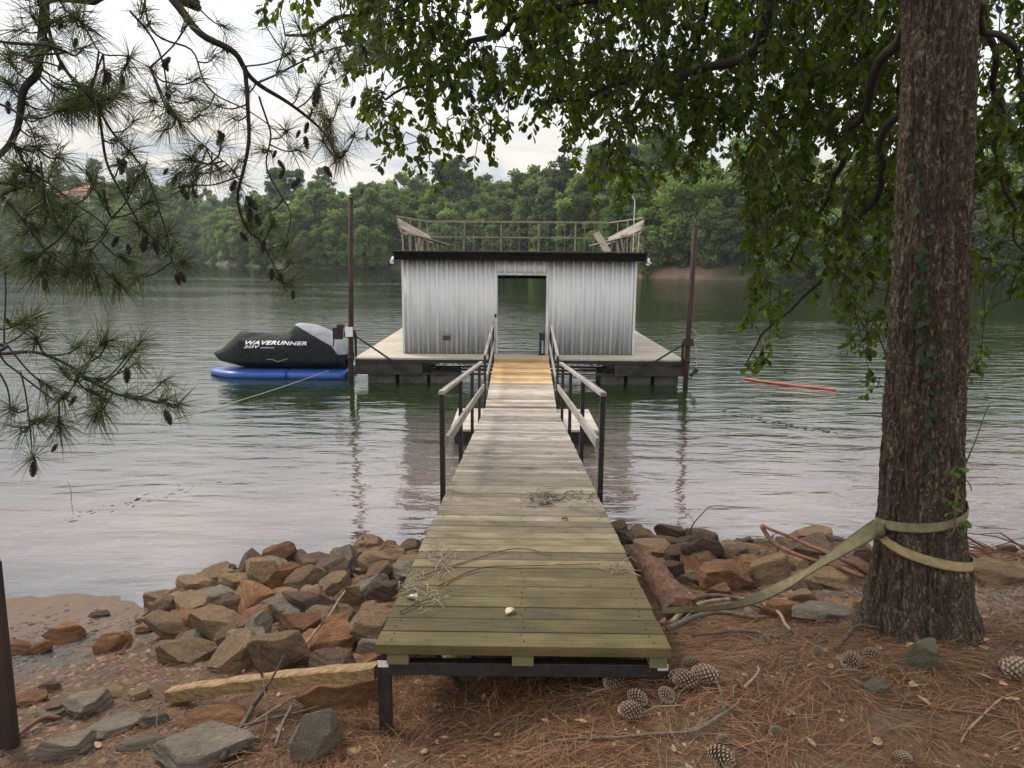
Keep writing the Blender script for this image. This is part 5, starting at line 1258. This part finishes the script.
# ------------------------------------------------------------------ strap round the trunk and down to the walkway
def tr_pt(px, py, off=.012):
    a = -math.pi/2
    for _ in range(6):
        y = TY+math.sin(a)*tcr(1.6); p = U(px, py, y=y); a2 = math.acos(max(-1, min(1, (p.x-tcx(p.z))/tcr(p.z)))); a = -a2
    return a, p.z
def ribbon(path, wid, mat, name, parent, thick=.003):
    """path: list of (centre, across vector)"""
    V = []; F = []
    for c, w_ in path: k_ = wid/2*(1 if name != 'loose_run' else 1.25-.7*len(V)/(4*len(path))); V += [c+w_*k_*q_ for q_ in (-1, -.62, .62, 1)]
    F = [(i*4+j, i*4+j+1, i*4+j+5, i*4+j+4) for i in range(len(path)-1) for j in range(3)]
    me = fast_mesh(name, np.array([list(v) for v in V]), np.array(F), MAT[mat], np.tile([.05, .62, .62, .05], len(path)), False); o = link(name, me, parent); m = o.modifiers.new('thickness', 'SOLIDIFY'); m.thickness = thick; m.offset = 0; return o
strap = empty('webbing_strap', (tcx(1.9), TY, 1.9), 'faded yellow green webbing strap wound round the trunk and running down to the walkway', 'strap')
def wrap(a0, z0, a1, z1, n, sagz=0):
    out = []
    for i in range(n+1):
        u_ = i/n; a = a0+(a1-a0)*u_; z = z0+(z1-z0)*u_+sagz*math.sin(math.pi*u_); r = max(trad(z+dz_, a+da_) for dz_ in (-.02, 0, .02) for da_ in (-.3, -.22, -.15, -.08, 0, .08, .15, .22, .3))+.003
        out.append((Vector((tcx(z)+math.cos(a)*r, TY+math.sin(a)*r, z)), Vector((0, 0, 1))))
    return out
zA = U(882, 528, y=TY-.05).z; zB = U(956, 506, y=TY-.1).z; zC = U(882, 541, y=TY-.08).z; zD_ = U(968, 567, y=TY-.08).z
up_w = wrap(-math.pi-.1, zA, .1, zB, 60); dn_w = wrap(-math.pi-.1, zC, .1, zD_, 60)
ribbon(up_w, .046, 'webbing', 'upper_band', strap); ribbon(dn_w, .047, 'webbing_yellow', 'lower_band', strap)
ribbon(wrap(.1, zB, math.pi-.1, zC, 50), .05, 'webbing', 'back_band', strap); ribbon(wrap(.1, zD_, math.pi-.1, zA, 50), .05, 'webbing', 'back_band', strap)
s = up_w[2][0]+Vector((-.012, -.01, -.01)); e1 = U(762, 598, y=3.55); e2 = U(700, 610, y=3.45); e3 = U(660, 611, y=3.25)
mid = [s, U(832, 556, y=3.25), U(792, 581, y=3.38), U(752, 600, y=3.45), U(716, 608, y=3.4), U(662, 611, y=3.25)]; P = wob(mid, 8, .0)
path = []
for i, p in enumerate(P):
    d = (P[min(i+1, len(P)-1)]-P[max(0, i-1)]).normalized(); u_ = i/(len(P)-1); w_ = Vector((0, .15+.9*max(0, u_-.5)*1.6, 1)); w_ = Matrix.Rotation(.9*math.sin(u_*5.5), 3, d) @ w_; w_ = (w_-d*w_.dot(d)).normalized(); path.append((p, w_))
ribbon(path, .060, 'webbing', 'loose_run', strap)
b = MB(); k0 = up_w[3][0]+Vector((-.01, -.02, -.025)); b.tube([k0+Vector((0, 0, .03)), k0+Vector((-.01, -.012, 0)), k0+Vector((0, 0, -.03))], [.012, .022, .012], 8); b.build('knot', MAT['webbing'], strap, True)
# ------------------------------------------------------------------ the pine hanging in from the left
pine = empty('pine_tree', (-3.6, 1.5, .6), 'pine with drooping branches, long needles and dark cones hanging in from the left', 'tree')
b = MB(); P = wob([(-3.6, 1.5, .3), (-3.65, 1.5, 3), (-3.5, 1.6, 6), (-3.5, 1.5, 9)], 8, .03); b.tube(P, taper(len(P), .17, .06), 18); b.build('trunk', MAT['pine_bark'], pine, True)
PB = []
def pbranch(pts, r0_, r1_, root=None, amp=.02, n=6):
    pts = list(pts)
    if root is not None: pts = [Vector(root)]+pts
    P = wob(pts, n, amp, random.random()*20); r0_ *= .62; r1_ *= .62; b = MB(); b.tube(P, taper(len(P), r0_, r1_), 8 if r1_ > .004 else 6); b.build('branch', MAT['twig_bark'], pine, True)
    PB.extend(P); return P
def UL(l, y): return [U(a, c, y=y+dy) for a, c, dy in l]
pbranch(UL([(50, -40, 0), (45, 0, 0), (42, 40, 0), (38, 72, 0), (22, 90, 0), (14, 125, 0), (2, 152, 0), (-20, 170, 0)], 2.6), .030, .015, (-3.5, 1.6, 4.6))
pbranch(UL([(130, -50, 0), (175, 0, 0), (200, 32, 0), (232, 55, .05), (248, 78, .1), (285, 100, .15), (318, 128, .2), (338, 158, .2)], 2.9), .034, .006, (-3.5, 1.5, 5.4))
pbranch(UL([(243, 66, 0), (247, 100, 0), (250, 135, 0), (243, 170, 0), (238, 200, 0), (248, 226, 0), (262, 240, 0), (272, 262, 0), (288, 292, 0)], 2.95), .015, .004)
pbranch(UL([(44, -10, 0), (52, 50, 0), (72, 78, .1), (96, 108, .1), (118, 140, .2), (150, 178, .2), (165, 222, .2), (176, 262, .2), (183, 274, .2)], 2.7), .012, .003)
pbranch(UL([(98, 118, 0), (104, 150, 0), (122, 190, 0), (136, 218, 0), (148, 236, 0), (172, 262, 0)], 2.8), .010, .003)
pbranch(UL([(10, 140, 0), (26, 165, 0), (42, 180, .1), (66, 196, .1), (90, 215, .1), (104, 232, .1), (92, 250, .1)], 2.5), .008, .003)
pbranch(UL([(-40, 180, 0), (0, 195, 0), (22, 220, 0), (45, 250, 0), (60, 262, 0), (84, 280, 0)], 2.4), .012, .003, (-3.6, 1.5, 2.9))
pbranch(UL([(-60, 350, 0), (0, 353, 0), (35, 352, 0), (72, 366, 0), (100, 383, 0), (130, 396, 0), (152, 402, 0), (168, 407, 0)], 2.5), .013, .0045, (-3.6, 1.5, 2.3))
pbranch(UL([(-20, 300, 0), (0, 355, 0), (20, 372, 0), (42, 392, 0), (58, 400, 0), (75, 384, 0), (92, 360, 0)], 2.4), .007, .003)
pbranch(UL([(20, 372, 0), (28, 400, 0), (33, 430, 0), (35, 460, 0)], 2.4), .005, .003)
pbranch(UL([(-10, 365, 0), (5, 385, 0), (12, 415, 0)], 2.2), .006, .003)
pbranch(UL([(128, 12, 0), (150, 40, .1), (165, 75, .1), (172, 110, .1), (200, 140, .1), (228, 165, .1), (240, 180, .1)], 2.8), .007, .0025)
pbranch(UL([(145, -30, 0), (152, 30, 0), (190, 50, 0), (210, 90, 0), (250, 110, .1), (286, 140, .2), (300, 170, .2)], 3.1), .008, .003)
pbranch(UL([(40, 30, 0), (75, 18, 0), (100, 52, 0), (125, 55, .1), (150, 68, .1)], 2.5), .006, .003)
pbranch(UL([(258, 84, 0), (300, 62, .1), (340, 48, .1), (372, 50, .1), (388, 62, .1)], 3.0), .007, .003)
pbranch(UL([(262, 96, 0), (268, 130, 0), (266, 165, 0), (280, 190, 0), (290, 215, 0), (288, 240, 0)], 3.0), .007, .003)
pbranch(UL([(0, 40, 0), (20, 60, 0), (60, 70, 0), (85, 92, 0)], 2.3), .008, .003, (-3.5, 1.5, 3.6))
pbranch(UL([(-20, 100, 0), (10, 112, 0), (28, 130, 0), (40, 160, 0)], 2.3), .007, .003)
pbranch(UL([(28, 160, 0), (36, 195, 0), (68, 235, 0), (96, 240, .1), (112, 218, .1)], 2.5), .006, .0025)
TUFTS = [(25, 322), (35, 318), (60, 366), (82, 345), (78, 372), (96, 350), (130, 352), (142, 340), (140, 362), (100, 396), (102, 380), (62, 398), (45, 420), (34, 456), (20, 430), (100, 408), (168, 400), (165, 380), (145, 398), (180, 404), (60, 430), (8, 408),
 (108, 340), (36, 338), (130, 395), (95, 418), (50, 388),
 (14, 30), (30, 12), (60, 22), (8, 58), (52, 48), (12, 88), (30, 60), (66, 90), (80, 100), (95, 104), (110, 98), (76, 108), (88, 88), (60, 110), (122, 90), (105, 84), (130, 58), (125, 70), (150, 68), (92, 30), (80, 10), (24, 100), (40, 118), (20, 150), (40, 148), (12, 168), (62, 158), (52, 176), (30, 185), (10, 205), (28, 212), (46, 200), (66, 205), (60, 228), (82, 232), (38, 232), (16, 235), (50, 252), (74, 262), (24, 262), (6, 262), (64, 275), (90, 262), (108, 230), (40, 275), (12, 180),
 (122, 140), (130, 150), (118, 160), (140, 175), (152, 200), (146, 215), (160, 235), (172, 250), (184, 262), (130, 262), (134, 278), (120, 285), (168, 232), (105, 200), (98, 182), (86, 170), (178, 120), (165, 130), (200, 145), (190, 160), (210, 175), (176, 175), (186, 186), (176, 88), (196, 98), (204, 110), (200, 78), (215, 55), (228, 30), (190, 20), (262, 20), (285, 45), (296, 22), (310, 40), (330, 62), (345, 70), (338, 52), (320, 85), (300, 88), (280, 70), (360, 45), (372, 30), (385, 52), (312, 110), (330, 120), (340, 100), (322, 140), (345, 150), (336, 160), (238, 160), (232, 170), (240, 182), (250, 205), (246, 222), (262, 232), (272, 225), (282, 245), (270, 250), (290, 262), (284, 285), (276, 278), (292, 280), (300, 150), (288, 130), (262, 150), (215, 105), (232, 118), (222, 140), (355, 132), (150, 100), (135, 120), (250, 130)]
_r = random.Random(8)
for k in range(50):
    _x = _r.uniform(0, 380); _y = _r.uniform(-30, 290-.45*max(0, _x-120) if _x < 300 else 130)
    TUFTS.append((_x, _y))
NP_, ND_, NL_, NTt, NDr = [], [], [], [], []
stems = MB(); rg = random.Random(3); PBn = np.array([list(p) for p in PB])
for (px, py) in TUFTS:
    y0 = 2.45+ (.45 if px > 200 else .25 if px > 110 else 0)+rg.uniform(-.12, .25)
    c = U(px, py, y=y0); d = ((PBn-np.array(c))**2).sum(1); q0 = Vector(PBn[np.argmin(d)])
    if (q0-c).length > .02:
        if (q0-c).length < .7: stems.tube(wob([q0, q0*.5+c*.5+Vector((0, 0, -.015)), c], 3, .008), taper(7, .0035, .0025), 5, cap=False)
    ax = (c-q0).normalized() if (c-q0).length > .01 else Vector((rg.uniform(-1, 1), 0, -1)).normalized()
    if py > 300: ax = (ax+Vector((.2, 0, .0))).normalized()
    dense = 130 if (60 < px < 130 and 80 < py < 112) or (px < 40 and 300 < py < 345) else rg.choice([60, 85, 110])
    if px > 200: dense = int(dense*.7)
    for j in range(dense):
        f = rg.random()*.055; v = Vector((rg.gauss(0, 1), rg.gauss(0, 1), rg.gauss(0, 1))).normalized(); v = (v+ax*rg.uniform(.3, 1.3)).normalized()
        NP_.append(list(c-ax*f)); ND_.append(list(v)); NL_.append(rg.uniform(.07, .118)); NTt.append(rg.random()); NDr.append([0, 0, -rg.uniform(.004, .022)])
stems.build('twigs', MAT['twig_bark'], pine)
V, FF, tt = strips(np.array(NP_), np.array(ND_), np.array(NL_), .0019, np.array(NDr), np.array(NTt))
link('needles', fast_mesh('needles', V, FF, MAT['needle'], tt), pine); print('needles', len(NP_))
# dead brown needle clump caught on the right branch
NP_, ND_, NL_ = [], [], []
for k in range(420):
    u_ = rg.random(); px = 318+20*u_+rg.gauss(0, 3); py = 100+55*u_+rg.gauss(0, 6); NP_.append(list(U(px, py, y=3.1))); ND_.append([rg.gauss(.1, .4), rg.gauss(0, .4), -1]); NL_.append(rg.uniform(.04, .09))
V, FF, tt = strips(np.array(NP_), np.array(ND_), np.array(NL_), .0016, np.array([0, 0, -.01]), RNG.random(len(NP_)))
link('dead_needles', fast_mesh('dead_needles', V, FF, MAT['needle_dead'], tt), pine)
PC = [(127, 367, 12), (34, 461, 12), (57, 444, 7), (165, 410, 12), (76, 396, 8), (6, 318, 7), (170, 57, 9), (164, 59, 8), (109, 72, 9), (122, 75, 9), (76, 38, 7), (62, 20, 7), (62, 62, 7), (8, 101, 9), (125, 160, 11), (118, 158, 8), (142, 172, 6), (168, 168, 6), (180, 186, 11), (176, 176, 7), (192, 190, 7), (224, 133, 10), (218, 130, 8), (305, 136, 9), (278, 160, 8), (284, 170, 7), (300, 178, 9), (308, 122, 8), (324, 166, 9), (360, 44, 9), (355, 96, 8), (318, 86, 14), (246, 196, 12), (250, 208, 10), (256, 214, 9), (236, 180, 9), (240, 232, 8), (270, 218, 8), (272, 268, 9), (280, 272, 8), (293, 290, 7), (146, 236, 12), (154, 240, 10), (118, 236, 9), (128, 244, 8), (180, 272, 9), (176, 274, 8), (118, 280, 9), (30, 222, 9), (44, 258, 11), (50, 262, 10), (26, 254, 10), (46, 278, 9), (78, 238, 6), (36, 164, 7), (14, 172, 9), (264, 240, 9), (276, 150, 6), (370, 104, 6), (300, 130, 6)]
for px, py, lp in PC:
    y0 = 2.45+(.45 if px > 200 else .25 if px > 110 else 0); c = U(px, py, y=y0); L = lp*1.3*y0/FPX
    o = bpy.data.objects.new('cone', CMD); COL.objects.link(o); o.parent = pine; o.matrix_parent_inverse = Matrix.Translation(-pine.location)
    dr = Vector((rg.uniform(-.8, .8), rg.uniform(-.4, .4), -1)); o.rotation_euler = dr.to_track_quat('Z', 'Y').to_euler(); o.scale = (L*.72, L*.72, L); o.location = c

# ------------------------------------------------------------------ haze
hb_ = MB(); hb_.box((0, 1520, 38), (3060, 3200, 88)); n = NT('haze'); vol = n.n('ShaderNodeVolumePrincipled', Density=.00022); vol.inputs['Color'].default_value = (.86, .92, .96, 1); n.t.links.new(vol.outputs[0], n.out.inputs[1]); MAT['haze'] = n.m
tag(hb_.build('haze', MAT['haze']), 'thin pale haze over the lake', 'haze', kind='stuff')
